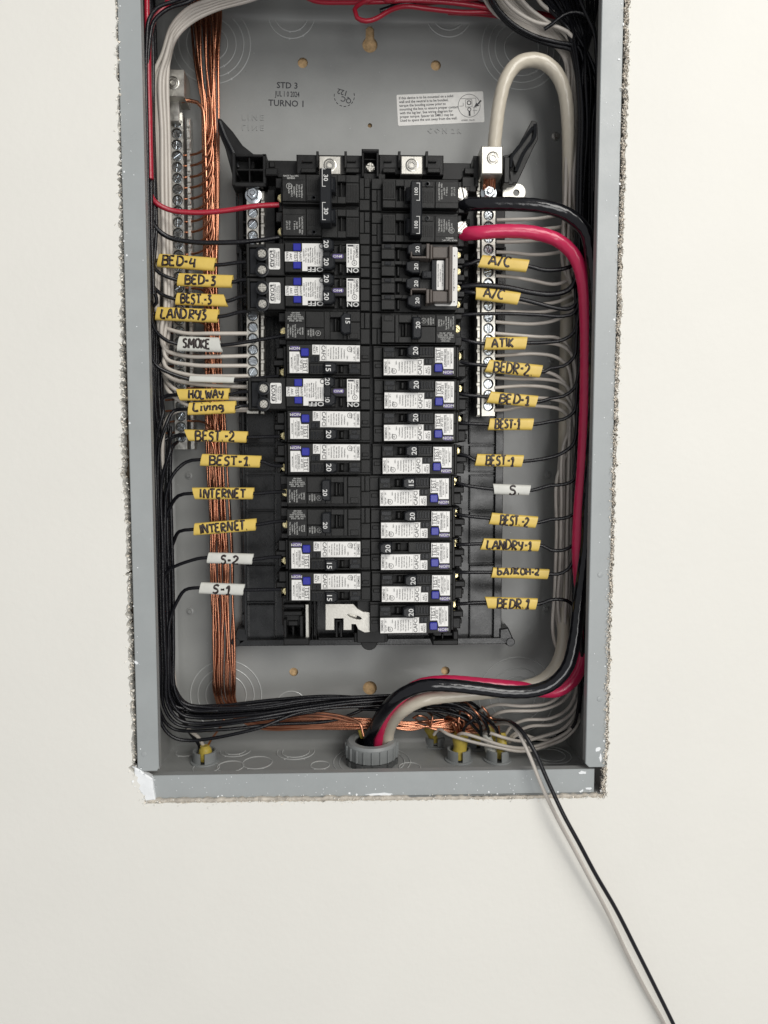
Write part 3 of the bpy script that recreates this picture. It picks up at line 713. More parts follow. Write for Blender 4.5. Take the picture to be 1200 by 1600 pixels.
def plain(X, Y, rot, amp, label, group, on=False):
    t = thing('single_pole_breaker', label, 'circuit breaker', X, Y, 0, rot, group)
    mb = MB(); mb.box(-66, -.5, -12.5, 12.5, 18, 61, .5)
    hx0, hx1, hy0, hy1 = -31.5, -21.5, -3.6, 7.2
    for q in ((-66, -50.4, -9.6, 11.6), (-50.1, -36, -9.6, -1.0), (-50.1, -36, -.7, 11.6), (-36, hx0, -9.6, 11.6), (hx0, hx1, hy1, 11.6), (hx0, hx1, -9.6, hy0), (hx1, -18.6, -9.6, 11.6), (-18.3, -8.4, -9.6, 3.6), (-18.3, -8.4, 3.9, 11.6)):
        mb.box(q[0], q[1], q[2], q[3], 60, 69, .35)
    for q in ((-8, -.7, -12, -.4), (-8, -5, 0, 12.2), (-4.8, -.7, 0, 12.2)): mb.box(q[0], q[1], q[2], q[3], 60, 62.6, .4)
    mb.build('body', BLK2, t)
    MB().box(hx0, hx1, hy0, hy1, 60.5, 61.8).build('handle_slot', DEEP, t)
    mb = MB(); mb.box(-28.3, -26.3, hy0, hy1, 61.8, 66.6, .8).box(-25.6, -24.2, hy0+1, hy1-1, 61.8, 65, .5); mb.build('slot_bar', BLK2, t)
    mb = MB(); Fr = .35
    for q in ((-36.6, -18.8, 11.3, 11.6), (-36.6, -18.8, -9.7, -9.4), (-19.1, -18.8, -9.4, 11.3), (-65.8, -50.4, 11.3, 11.6), (-65.8, -50.4, 2.9, 3.1), (-65.8, -65.5, -9.6, 11.6)):
        mb.box(q[0], q[1], q[2], q[3], 68.9, 69.3, .1)
    for i in range(4): mb.box(-48+i*2.6, -46.6+i*2.6, -8.6, -3.6, 68.9, 69.4, .2)
    mb.box(-16.5, -10, -9, -4.6, 68.9, 69.6, .3); tag(mb.build('rib', BLK2, t), kind='stuff')
    x0 = -38.6 if not on else -20.6
    hm = MB(); hm.poly([(x0, -5.6), (x0+2, -6.8), (x0+7, -6.8), (x0+7, 9.6), (x0+2, 9.6), (x0, 8.4)] if not on else [(x0, -6.8), (x0+5.2, -5.6), (x0+5.2, 8.4), (x0, 9.6), (x0-2.6, 7), (x0-2.6, -4.6)], 64, 76, .9)
    h = hm.build('handle', BLKH, t)
    MB().text(amp, 4.0, x0+2.6, -.5 if not on else 3.6, 76.1, R90, 1.12).build('lettering', INKW, h, smooth=0)
    mb = MB()
    for i, tt in enumerate(('SIEMENS', 'Type QP', '1 Pole', 'Issue No. HACR', 'Circuit Breaker', '120/240V~', 'Wire 14-8 Cu-Al')):
        mb.text(tt, 1.55, -52.6-i*1.85, -3.4, 69.3, R90, .95)
    for i, tt in enumerate(('15A QP  1POLE', 'LOAD  SIDE  TERM', 'TORQUE 20 LB IN', 'HACR TYPE', 'SWD HID')):
        mb.text(tt, 1.5, -57.8, 4.4+i*1.5, 69.3, pi, 1.0)
    for i, tt in enumerate(('10 KA', '120/240V', 'LISTED')): mb.text(tt, 1.6, -48.2+i*1.9, -4.6, 69.5, R90)
    mb.tube([(-40.7+1.9*cos(a*pi/8), -5+1.9*sin(a*pi/8), 69.4) for a in range(17)], .18, 4, cap=False); mb.text('UL', 1.8, -40.7, -5, 69.5, R90)
    mb.build('lettering', INKD, t, smooth=0)
    mb = MB(); mb.box(-71.8, -66, 5.4, 12.2, 22, 60, .5).box(-71.8, -66, -12.2, -8.2, 22, 60, .5).box(-67.2, -66, -8.2, 5.4, 22, 58, .3); mb.build('terminal_housing', BLK, t)
    share(SLOT_B, 'load_screw', t, -68.0, -1.4, 55.5, random.uniform(0, 3))
    return t
def loadtype(X, Y, rot, label, group, on_handle=True):
    t = thing('dual_function_breaker', label, 'circuit breaker', X, Y, 0, rot, group)
    mb = MB(); mb.box(-96.5, -.5, -12.5, 12.5, 40, 60, .5); mb.box(-66, -.5, -12.3, 12.3, 18, 42, .5)
    hx0, hx1 = -28.0, -18.8
    mb.box(-65.6, -8.4, -2.4, 4.4, 60, 69, .4)
    for y0, y1 in ((-10.2, -2.45), (4.45, 11.9)):
        mb.box(-65.6, hx0, y0, y1, 60, 69, .4).box(hx1, -8.4, y0, y1, 60, 69, .4)
    mb.box(-81, -66, -12.2, 12.2, 59.8, 66, .6)
    mb.box(-95.5, -93.6, -12.2, 12.2, 59.8, 63, .3).box(-93.6, -81, 9.6, 12.2, 59.8, 63, .4).box(-93.6, -81, -12.2, -10.4, 59.8, 63, .4)
    for q in ((-8, -.7, -12, -5), (-8, -.7, -4.4, 4.6), (-8, -.7, 5.2, 12.2)): mb.box(q[0], q[1], q[2], q[3], 59.5, 62.6, .4)
    mb.build('body', BLK2, t)
    mb = MB(); mb.box(-93.4, -88, -10, 9.4, 59.9, 61.2, .4).box(-87.6, -82, -10, 9.4, 59.9, 60.8, .4); mb.build('cover_step', BLKH, t)
    mb = MB(); mb.box(hx0, hx1, -10, -2.5, 60, 61.5).box(hx0, hx1, 4.5, 11.8, 60, 61.5); mb.build('handle_slot', DEEP, t)
    mb = MB(); mb.box(-24.6, -21.8, -10, -2.6, 61.4, 67, 1.1).box(-24.6, -21.8, 4.6, 11.8, 61.4, 67, 1.1); mb.build('slot_bar', BLK2, t)
    for y in (4.0, -8.2):
        MB().lathe([(5.4, 59.5), (5.4, 66.6), (4.6, 66.8), (4.4, 66.2)], 20, -83.6, y).build('screw_well', BLKH, t)
        share(SLOT_A, 'load_screw', t, -83.4, y, 66.4, random.uniform(0, 3))
    mb = MB().rrect(-78.2, -69.6, -7.6, 8.2, 65.95, 66.25, 1.2); s0 = mb.build('load_sticker', STK, t, smooth=0)
    mb = MB(); mb.text('LOAD', 3.7, -76.0, .3, 66.4, R90, 1.05)
    for i, tt in enumerate(('WIRE 60/75 C Cu ONLY', 'TORQUE 14 LB-IN', 'SEE INSTRUCTIONS')): mb.text(tt, 1.35, -73.6+i*1.5, .3, 66.4, R90, .95)
    for sy in (-1, 1): mb.poly([(-76.2, .3+sy*6.2), (-77.0, .3+sy*5.2), (-75.4, .3+sy*5.2)], 66.2, 66.4).box(-76.5, -75.9, .3+sy*4.3, .3+sy*5.3, 66.2, 66.38)
    mb.box(-74.5, -74.35, -7, 7.5, 66.2, 66.36)
    mb.build('lettering', INK, s0, smooth=0)
    mb = MB(); mb.poly([(-65.5, 4.9), (-65.5, -2.3), (-52.4, -2.3), (-52.4, -9.4), (-48.4, -9.4), (-48.4, -6.0), (-36.2, -6.0), (-36.2, 11.2), (-52.4, 11.2), (-52.4, 4.9)], 68.95, 69.2)
    s1 = mb.build('face_sticker', STK, t, smooth=0)
    mb = MB(); lines(mb, [('ARC', 2.1, -61.2, 1.2), ('FAULT', 2.1, -63.9, 1.3, .9), ('TEST', 3.3, -57.2, 1.3, .9), ('AA0071', 2.0, -53.8, 1.3, .9), ('O', 4.4, -37.9, 9.2)])
    for i, tt in enumerate(('L12620281C  78', '2 Pole  No.  Comm', '10kA  120V~  60Hz', 'Max Rating Cu Only', 'Interrupting Rating', 'Combination Type AFCI', 'Class A  Circuit', 'Circuit Breaker')):
        lines(mb, [(tt, 1.5, -51.2+i*1.72, 2.4 if i < 6 else .4, .92)])
    mb.build('lettering', INKG, s1, smooth=0)
    mb = MB(); mb.text('OFF', 3.9, -42.2, -8.0, 69.12, pi, 1.45); mb.build('lettering', INKW, t, smooth=0)
    for y0, y1 in ((5.4, 10.8), (-7.9, -2.8)): MB().rrect(-59.2, -53.4, y0, y1, 68.6, 70.6, .5, .4).build('test_button', BLUE, t)
    mb = MB().rrect(-29.4, -21, .2, 3.4, 68.95, 69.4, 1.4); n_ = mb.build('certification_mark', PURP, t, smooth=0)
    MB().text('NO', 2.1, -26.2, 1.8, 69.55, pi, 1.3).poly([(-24, 1.8), (-22.2, 3.0), (-22.2, .6)], 69.3, 69.5).build('lettering', INKW, n_, smooth=0)
    mb = MB(); mb.poly([(-18.6, 11), (-18.6, -6.4), (-9.2, -6.4), (-9.2, 11)], 68.95, 69.2); s2 = mb.build('maker_sticker', STK, t, smooth=0)
    mb = MB(); lines(mb, [('SIEMENS', 2.3, -10.8, 5.6, .95), ('15AC  QFGA', 1.4, -12.8, 6.8), ('LISTED', 1.3, -13.2, .9), ('120/240  60HZ', 1.4, -15.2, 3.6), ('ISSUE NO. BD-702', 1.4, -17.3, 2.6)])
    mb.box(-17.8, -13.4, 9.2, 10.5, 69.1, 69.35); mb.tube([(-12.6+1.9*cos(a*pi/8), -3+1.9*sin(a*pi/8), 69.2) for a in range(17)], .2, 4, cap=False); mb.text('UL', 1.7, -12.6, -3, 69.35, R90)
    mb.build('lettering', INK, s2, smooth=0)
    mb = MB(); mb.text('ON', 4.0, -13.9, -8.4, 69.12, pi, 1.25); mb.build('lettering', INKW, t, smooth=0)
    for i, (y0, y1, x1) in enumerate(((3.9, 13.2, -29.8), (-9.6, .4, -29.0))):
        zt = 76 if on_handle else 70.5
        hm = MB(); hm.poly([(-36.6, y0+1), (-35.8, y0), (x1-1.5, y0), (x1+1.6, y0+2), (x1+1.6, y1-2), (x1-1.5, y1), (-36.6, y1)], 63, zt, .9)
        h = hm.build('handle', BLKH, t); MB().text('20', 4.3, -34.0, (y0+y1)/2+.3, zt+.1, R90, 1.12).build('lettering', INKW, h, smooth=0)
    hm = MB(); hm.box(-36.2, -30.8, -3, 6, 63, 73.6, .8); hm.build('handle_link', BLKH, t)
    return t
def twopole(X, Y, rot, amp, label, lugs):
    t = thing('double_pole_breaker', label, 'circuit breaker', X, Y, 0, rot, None)
    for s_ in (0, 1):
        o = 12.7-25.4*s_
        mb = MB(); mb.box(-68, -.5, o-12.6, o+12.6, 18, 61, .5)
        hx0, hx1, hy0, hy1 = -25.4, -19.0, o-4.2, o+6.8
        for q in ((-67, -49.2, -8, 11.8), (-49, -37.5, -8, 11.8), (-37.3, hx0, -9.2, 11.8), (-18.9, -9, -8.6, 6.0), (-18.9, -9, 6.3, 11.8)):
            mb.box(q[0], q[1], o+q[2], o+q[3], 60, 69, .35)
        mb.box(hx0, hx1, hy1, o+11.8, 60, 69, .3).box(hx0, hx1, o-9.2, hy0, 60, 69, .3)
        mb.box(-67, -37.5, o-9.4, o-8.2, 60, 67.5, .3)
        for q in ((-8.6, -.7, -12, -4), (-8.6, -5, -3.6, 12.2), (-4.8, -.7, -3.6, 5), (-4.8, -.7, 5.4, 12.2)): mb.box(q[0], q[1], o+q[2], o+q[3], 60, 62.6, .35)
        mb.build('pole_case', BLK2, t)
        MB().box(hx0, hx1, hy0, hy1, 60.5, 62).build('handle_slot', DEEP, t)
        MB().box(-23.2, -21.8, hy0, hy1, 62, 67, .5).build('slot_bar', BLK2, t)
        mb = MB()
        for k in range(7): mb.box(-17.8+k*1.2, -17.2+k*1.2, o-7.4, o+4.6, 68.95, 69.35, .12)
        for k in range(6): mb.box(-47.4+k*1.6, -46.7+k*1.6, o-.5, o+8, 68.95, 69.3, .12)
        mb.box(-48, -38.5, o-7.6, o-3.6, 68.9, 69.7, .3); mb.box(-66.6, -50, o+7.6, o+7.8, 68.95, 69.25, .1)
        tag(mb.build('rib', BLK2, t), kind='stuff')
        MB().lathe([(1.9, 69.4), (1.9, 70.2), (1.1, 70.3), (1.0, 69.7)], 14, -43.2, o-5.6).build('rivet', BLKH, t)
        mb = MB()
        A = (('HACR Type HPC', 'SIEMENS'), ('1 Fdge 4gmDact', 'Issue No. D-2', 'Circuit Breaker', '120/240V~', 'Wire 60/75 C', 'Cu/Al')) if s_ == 0 else ((), ('CuAl 60C/75C Wire', 'Serrure No.  MPD', 'max 220', 'T  50 lb-in', '', 'ITE 4 1 72', 'LIT 2 15 F'))
        for i, tt in enumerate(A[0]): mb.text(tt, 1.7, -60.4, o+10.4-1.7*i, 69.3, 0, .95)
        for i, tt in enumerate(A[1]):
            if tt: mb.text(tt, 1.65, -52.2-i*1.95, o-.5, 69.3, R90, .95)
        if s_ == 0:
            mb.tube([(-61.8+2.1*cos(a*pi/8), o+3+2.1*sin(a*pi/8), 69.2) for a in range(17)], .2, 4, cap=False); mb.text('UL', 2, -61.8, o+3, 69.3, R90)
        mb.build('lettering', INKD, t, smooth=0)
        mb = MB(); mb.box(-73, -68, o+5, o+12.2, 22, 60, .5).box(-71, -68, o-12.2, o-7, 22, 58, .5).box(-69, -67.6, o-7, o+5, 22, 62, .3)
        if lugs: mb.box(-77.5, -72, o+1, o+10, 22, 52, .6).box(-79, -74, o-12, o-8, 22, 50, .6)
        mb.build('terminal_housing', BLK, t)
        if lugs:
            mb = MB(); mb.box(-74.6, -69.4, o-7.2, o+5.4, 40, 60, .5); mb.build('wire_lug', ALU, t)
            s5 = share(SLOT_L, 'load_screw', t, -70.2, o-1.2, 62.5, .8+s_); s5.scale = (1.55, 1.55, 1.4)
        else: share(SLOT_B, 'load_screw', t, -68.6, o-2.4, 59, random.uniform(0, 3))
    hm = MB(); hm.poly([(-38, -14.5), (-37, -15.6), (-30.4, -15.6), (-29.4, -14.5), (-29.4, 23.6), (-38, 23.6)], 70, 84, .9)
    hm.box(-33, -25.6, -13.4, -3.4, 62, 78, 1.4, 1.2).box(-33, -25.6, 9, 20, 62, 78, 1.4, 1.2)
    h = hm.build('handle_tie', BLKH, t)
    mb = MB()
    for y in (16.6, -7.4):
        mb.text(amp, 3.8 if len(amp) == 2 else 3.1, -33.6, y, 84.1, R90, 1.1)
        mb.box(-36.2, -35.8, y-6, y+6, 84, 84.1).box(-36.2, -33.6, y+6, y+6.4, 84, 84.1).box(-36.2, -33.6, y-6.4, y-6, 84, 84.1)
    mb.build('lettering', INKW, h, smooth=0)
    return t
def quad(X, Y, label):
    # local y runs over two spaces, four handles; placed turned by half a turn like its column
    t = thing('quad_breaker', label, 'circuit breaker', X, Y, 0, pi, None)
    for k in range(4):
        o = 19.05-12.7*k
        mb = MB(); mb.box(-68, -.5, o-6.25, o+6.25, 18, 61, .4)
        for q in ((-66, -37, -5.6, 5.6), (-37, -24, -5.6, -2.6), (-18.4, -8.2, -5.6, -1.8), (-18.4, -8.2, -1.6, 5.6)): mb.box(q[0], q[1], o+q[2], o+q[3], 60, 69, .3)
        mb.box(-24, -18.4, o-5.6, o-3, 60, 69, .3)
        for q in ((-8, -.7, -5.9, -2), (-8, -.7, -1.7, 5.9)): mb.box(q[0], q[1], o+q[2], o+q[3], 60, 62.4, .3)
        mb.build('pole_case', BLK2, t)
        MB().box(-37, -18.4, o-2.6, o+5.6, 60.2, 61.2).build('handle_slot', DEEP, t)
        MB().box(-22.4, -20.2, o-2.6, o+5, 61, 66, .6).build('slot_bar', BLK2, t)
        out = k in (0, 3)
        hm = MB(); x0 = -38.2 if k in (0, 3) else -37.2
        hm.poly([(x0, o-4.6), (x0+5.6, o-4.6), (x0+10.4, o-3), (x0+10.4, o+3), (x0+5.6, o+5.2), (x0, o+5.2)], 62, 76, .7)
        h = hm.build('handle', BLKH, t); MB().text('20', 3.6, x0+2.8, o+.3, 76.1, R90, 1.15).build('lettering', INKW, h, smooth=0)
        mb = MB(); mb.box(-15.5, -10.5, o-5, o-2.4, 68.9, 69.6, .3); tag(mb.build('rib', BLKH, t), kind='stuff')
        mb = MB(); mb.box(-74, -67.9, o+1.5, o+5.9, 22, 58, .5).box(-72, -67.9, o-5.9, o-4, 22, 58, .4).box(-78, -74, o-4.2, o+1.2, 22, 50, .5); mb.build('terminal_housing', BLK, t)
        share(SLOT_B, 'load_screw', t, -68.5, o-1.2, 56, random.uniform(0, 3)).scale = (.8, .8, 1)
    # smoked handle retainer and its white plate
    fr = MB(); fr.rrect(-66.6, -49, -22.6, 21.8, 68.95, 69.6, 1.6); pl = fr.build('white_plate', STK, t)
    mb = MB()
    for y in (18.6, 8, -6, -16): mb.lathe([(.5, 69.5), (.5, 69.75)], 10, -64.2, y)
    mb.text('MOUNT THIS PLATE WITH BOLTS', 1.1, -63.9, 2, 69.75, R90, 1)
    mb.build('lettering', INK, pl, smooth=0)
    mb = MB(); mb.box(-61.5, -58.6, -21, 20.8, 69.7, 80, .7); mb.box(-58.6, -46.4, 12, 20.6, 69.7, 77, .7).box(-58.6, -46.4, -20.6, -12, 69.7, 77, .7)
    mb.box(-46.2, -44.6, 11.6, 21.4, 69.7, 79, .4).box(-44, -41.6, 11.6, 22, 69.5, 80, .4).box(-46.2, -44.6, -21.4, -11, 69.7, 79, .4).box(-44, -41.6, -22, -11, 69.5, 80, .4)
    mb.box(-41.6, -30.5, 11.0, 12.4, 69.5, 80, .3).box(-41.6, -30.5, -12.6, -11.2, 69.5, 80, .3).box(-30.9, -29.8, 12, 16, 69.5, 80, .3).box(-30.9, -29.8, -16, -12, 69.5, 80, .3)
    mb.box(-58.6, -56.2, -12, 12, 69.7, 79, .5); mb.build('handle_retainer', BRN, t)
    mb = MB(); mb.box(-56.2, -46.2, -11.6, 11.6, 69.2, 74.5, .4); mb.box(-46.4, -39, -3.4, 2, 69, 74, .5).box(-42.6, -40.0, -2.2, .8, 74, 74.5, .2); mb.build('retainer_block', BLKH, t)
    mb = MB().rrect(-55.6, -50, -11.0, 11.0, 74.4, 74.7, .8); s1 = mb.build('retainer_sticker', STK, t, smooth=0)
    mb = MB()
    for i, tt in enumerate(('MOUNT HANDLE RETAINER', 'POLES TYPE QT', 'TURN RETAINER 1/4 TURN')): mb.text(tt, 1.3, -51.2-i*1.7, 0, 74.85, R90, 1.05)
    mb.build('lettering', INKG, s1, smooth=0)
    return t
def rowY(k): return ROW0-PT*(k+.5)                  # centre of row k (k may be fractional for double breakers)
twopole(0, ROW0-PT, 0, '30', 'double pole breaker with a tied 30 amp handle atop the left column', False)
twopole(0, ROW0-PT, pi, '100', 'double pole breaker with tied 100 amp handle feeding thick black and crimson cables', True)
quad(0, ROW0-3*PT, 'four handle 20 amp breaker with a smoked retainer clip and a white plate')
gl = 'breakers of the left column'; gr = 'breakers of the right column'
loadtype(0, rowY(2)+.4, 0, 'LOAD stickered breaker directly under the 30 amp breaker, upper of a touching pair', gl)
loadtype(0, rowY(3)+.2, 0, 'LOAD stickered breaker directly above the plain 15 amp breaker', gl)
plain(0, rowY(4), 0, '15', 'plain black 15 amp breaker without stickers beside the SMOKE sleeve', gl, on=True)
cafci(0, rowY(5), 0, '15', 'white stickered CAFCI 15 amp breaker between the plain 15 amp and lone LOAD breakers', gl, ser='RF09060117A', code='NF 233')
loadtype(0, rowY(6), 0, 'lone LOAD stickered breaker level with the HOLWAY sleeve in the left column', gl, on_handle=False)
cafci(0, rowY(7), 0, '20', 'white stickered CAFCI 20 amp breaker right under the lone LOAD breaker', gl, ser='RF09081902')
cafci(0, rowY(8), 0, '20', 'white stickered CAFCI 20 amp breaker right above the two plain 20 amp breakers', gl, ser='L05090815C')
plain(0, rowY(9), 0, '20', 'plain black 20 amp breaker fed by the upper INTERNET sleeve wire', gl)
plain(0, rowY(10), 0, '20', 'plain black 20 amp breaker fed by the lower INTERNET sleeve wire', gl)
cafci(0, rowY(11), 0, '15', 'white stickered CAFCI 15 amp breaker level with the white S-2 sleeve', gl, ser='RF09060117A', code='NF 233')
cafci(0, rowY(12), 0, '15', 'white stickered CAFCI 15 amp breaker level with the white S-1 sleeve', gl, ser='L12509117-8F', code='NF 233')
plain(0, rowY(4), pi, '20', 'plain black 20 amp breaker without stickers beside the ATIK sleeve', gr)
for k, (amp, where) in enumerate((('20', 'level with the BEDR-2 sleeve'), ('20', 'level with the BED-1 sleeve'), ('20', 'level with the upper right BEST-1 sleeve'), ('20', 'level with the lower right BEST-1 sleeve'),
                                  ('15', 'level with the white S sleeve'), ('20', 'level with the right BEST-2 sleeve'), ('20', 'by LANDRY-1 sleeve, handle thrown left'),
                                  ('20', 'level with the Cyrillic sleeve'), ('20', 'lowest of all, by the BEDR.1 sleeve'))):
    dx = (1.2, 1.8, 1.4, .4, -1.8, -.9, -.9, -.2, -1.6)[k]
    cafci(dx, rowY(5+k), pi, amp, 'CAFCI %s amp breaker in the right column, %s' % (amp, where), gr, off=(k == 6), ser=('L05090881582', 'P05090814485', 'H05090814595', 'L05091211507')[k % 4])
# ------------------------------------------------------------------ marker sleeves
def arcp(cx, cy, rx, ry, a0, a1, n=9): return [(cx+rx*cos(radians(a0+(a1-a0)*i/(n-1))), cy+ry*sin(radians(a0+(a1-a0)*i/(n-1)))) for i in range(n)]
G = {  # handwritten capitals as pen strokes: width, strokes
 'A': (.72, [[(0, 0), (.36, 1), (.42, .95), (.72, 0)], [(.12, .36), (.66, .40)]]),
 'B': (.62, [[(.05, 1.0), (.04, 0)], [(-.04, .95), (.35, 1.0)]+arcp(.33, .77, .24, .22, 80, -90, 6)+[(.1, .52)], [(.1, .52), (.38, .52)]+arcp(.36, .26, .27, .26, 80, -90, 6)+[(-.04, 0)]]),
 'C': (.6, [arcp(.36, .5, .36, .5, 50, 300, 12)]),
 'D': (.66, [[(.05, 1), (.05, 0)], [(-.05, .97), (.25, .98)]+arcp(.25, .5, .4, .48, 80, -85, 9)+[(0, .02)]]),
 'E': (.52, [[(.48, 1), (.05, .96), (.04, .5), (.05, .03), (.5, 0)], [(.06, .52), (.4, .54)]]),
 'H': (.62, [[(.04, 1), (.04, 0)], [(.58, 1), (.6, 0)], [(.04, .5), (.6, .52)]]),
 'I': (.16, [[(.08, 1), (.08, 0)]]),
 'K': (.58, [[(.05, 1), (.05, 0)], [(.55, 1), (.1, .48), (.58, 0)]]),
 'L': (.5, [[(.08, 1), (.03, .03), (.48, 0)]]),
 'M': (.78, [[(.02, 0), (.08, 1), (.38, .35), (.68, 1), (.76, 0)]]),
 'N': (.64, [[(.03, 0), (.06, 1), (.56, .03), (.6, 1)]]),
 'O': (.64, [arcp(.32, .5, .31, .48, 95, 455, 15)]),
 'R': (.6, [[(.05, 1), (.04, 0)], [(-.04, .96), (.3, 1)]+arcp(.3, .76, .24, .23, 80, -90, 6)+[(.08, .5), (.58, 0)]]),
 'S': (.52, [[(.5, .88), (.3, 1), (.08, .86), (.1, .64), (.4, .46), (.46, .2), (.25, .0), (0, .1)]]),
 'T': (.6, [[(-.02, .97), (.62, 1)], [(.3, .98), (.29, 0)]]),
 'W': (.8, [[(0, 1), (.2, 0), (.4, .7), (.6, 0), (.8, 1)]]),
 'Y': (.6, [[(.02, 1), (.12, .58), (.34, .5), (.52, .62)], [(.56, 1), (.5, .4), (.3, -.05)]]),
 '1': (.42, [[(.02, .72), (.26, 1), (.24, 0)], [(.02, 0), (.46, .02)]]), '2': (.56, [[(.04, .8), (.25, 1), (.48, .84), (.4, .5), (.02, .03), (.56, .0)]]),
 '3': (.54, [[(.06, .95), (.45, 1), (.22, .6), (.48, .42), (.42, .08), (.04, .0)]]), '4': (.58, [[(.1, 1), (.02, .42), (.5, .48)], [(.46, .95), (.44, 0)]]),
 '-': (.36, [[(.02, .46), (.34, .49)]]), '.': (.14, [[(.05, .03), (.1, .05)]]), '/': (.4, [[(0, -.05), (.42, 1.1)]]), ' ': (.25, []),
 'i': (.14, [[(.07, .62), (.07, 0)], [(.07, .92), (.09, .95)]]), 'v': (.42, [[(0, .62), (.2, 0), (.42, .62)]]),
 'n': (.44, [[(.03, .62), (.03, 0)], [(.03, .45), (.2, .64), (.38, .5), (.4, 0)]]), 'g': (.44, [arcp(.2, .4, .18, .24, 30, 390, 10), [(.4, .62), (.42, -.15), (.2, -.3)]]),
 'Б': (.56, [[(.5, 1), (.06, .98), (.04, 0), (.4, .02), (.52, .28), (.36, .52), (.08, .52)]]), 'Л': (.62, [[(0, 0), (.18, .2), (.26, 1), (.52, 1), (.56, 0)]]),
}
for _a, _b in zip('АКОН', 'AKOH'): G[_a] = G[_b]
SLEEVE_PTS = {}
def sleeve(txt, x0, y0, x1, y1, wpx, colr, label, f0=.1, f1=.7, hf=.68, h=56, sk0=.3, sk1=.3, rise=0.0, vo=0.0, slim=False, group=None, zt=None):
    a, b = P(x0, y0, h), P(x1, y1, h)
    sc_ = (P((x0+x1)/2, y0+wpx/2, h)-P((x0+x1)/2, y0-wpx/2, h)).length
    SLEEVE_PTS[txt+('' if x0 < 600 else 'r')+('2' if txt in ('INTERNET.',) else '')+str(int(y0))] = (x0, y0, x1, y1, h)
    L = (b-a).length; W = sc_; th = 5.4 if not slim else W*.8
    rot = math.atan2(b.y-a.y, b.x-a.x)
    mb = MB(); n = 28; m = 16; vs = []
    s1, s2, s3 = random.uniform(0, 6), random.uniform(0, 6), random.uniform(.2, .5)
    def front(y):                                     # height of the front face at width y
        q = min(1, abs(y)/(W/2)); return th/2*(1-q**2.6)**.5
    def surf(u, c, d, inner=0):
        wl = .2*sin(u*.10+s1)+.1*sin(u*.23+s2)
        return wl
    for shell in (0, 1):
        for i in range(m+1):
            t = i/m
            for k in range(n):
                a_ = 2*pi*k/n; cy = cos(a_); sy = sin(a_)
                y = (W/2-shell*.45)*math.copysign(abs(cy)**.75, cy); z = (th/2-shell*.45)*math.copysign(abs(sy)**.8, sy)
                x = t*L+(sk0*y*.6*(1-t) if True else 0)+sk1*y*.6*t
                vs.append((x, y, z+surf(x, 0, 0)))
    fs = []
    for shell in (0, 1):
        o = shell*(m+1)*n
        for i in range(m):
            for k in range(n):
                j = (k+1) % n; q = (o+n*i+k, o+n*i+j, o+n*i+n+j, o+n*i+n+k)
                fs.append(q[::-1] if shell == 0 else q)
    for i in (0, m):
        for k in range(n):
            j = (k+1) % n; o = (m+1)*n
            fs.append((n*i+k, n*i+j, o+n*i+j, o+n*i+k) if i else (n*i+j, n*i+k, o+n*i+k, o+n*i+j))
    mb.add(vs, fs)
    me = mb.mesh('sleeve', colr, smooth=60)
    o = bpy.data.objects.new('marker_sleeve', me); o.matrix_world = panel_matrix(a.x, a.y, h, rot); col.objects.link(o)
    tag(o, label, 'wire marker', group)
    if txt:
        Wt = sum(G[c][0]+.17 for c in txt)-.17; hh = W*hf; avail = L*(f1-f0); sx = avail/Wt
        mb = MB(); x = L*f0; base = -hh/2+vo*W
        def fz(yy):
            q = min(.97, abs(yy)/(W/2)); cy = q**(1/.75); return th/2*max(0.02, 1-cy*cy)**.4
        for c in txt:
            g = G[c]; jx, jy, js, sh = random.gauss(0, .2), random.gauss(0, .25), random.uniform(.92, 1.06), random.uniform(-.03, .1)
            for st_ in g[1]:
                pts = [Vector((x+jx+sx*(p[0]+p[1]*sh), base+jy+hh*js*p[1], 0)) for p in st_]
                pts = smooth_path(pts, .6) if len(pts) > 2 else [pts[0].lerp(pts[1], q/6) for q in range(7)]
                pts = [Vector((p.x, max(-W*.49, min(W*.49, p.y)), fz(p.y)+surf(p.x, 0, 0)+.1)) for p in pts]
                mb.tube(pts, [.86+.14*sin(i*.9+jx*9) for i in range(len(pts))], 7, flat=.35)
            x += sx*(g[0]+.17)
        lt = mb.build('lettering', MARK, o, smooth=60)
    return a, b
yl = 'yellow sleeve lettered '
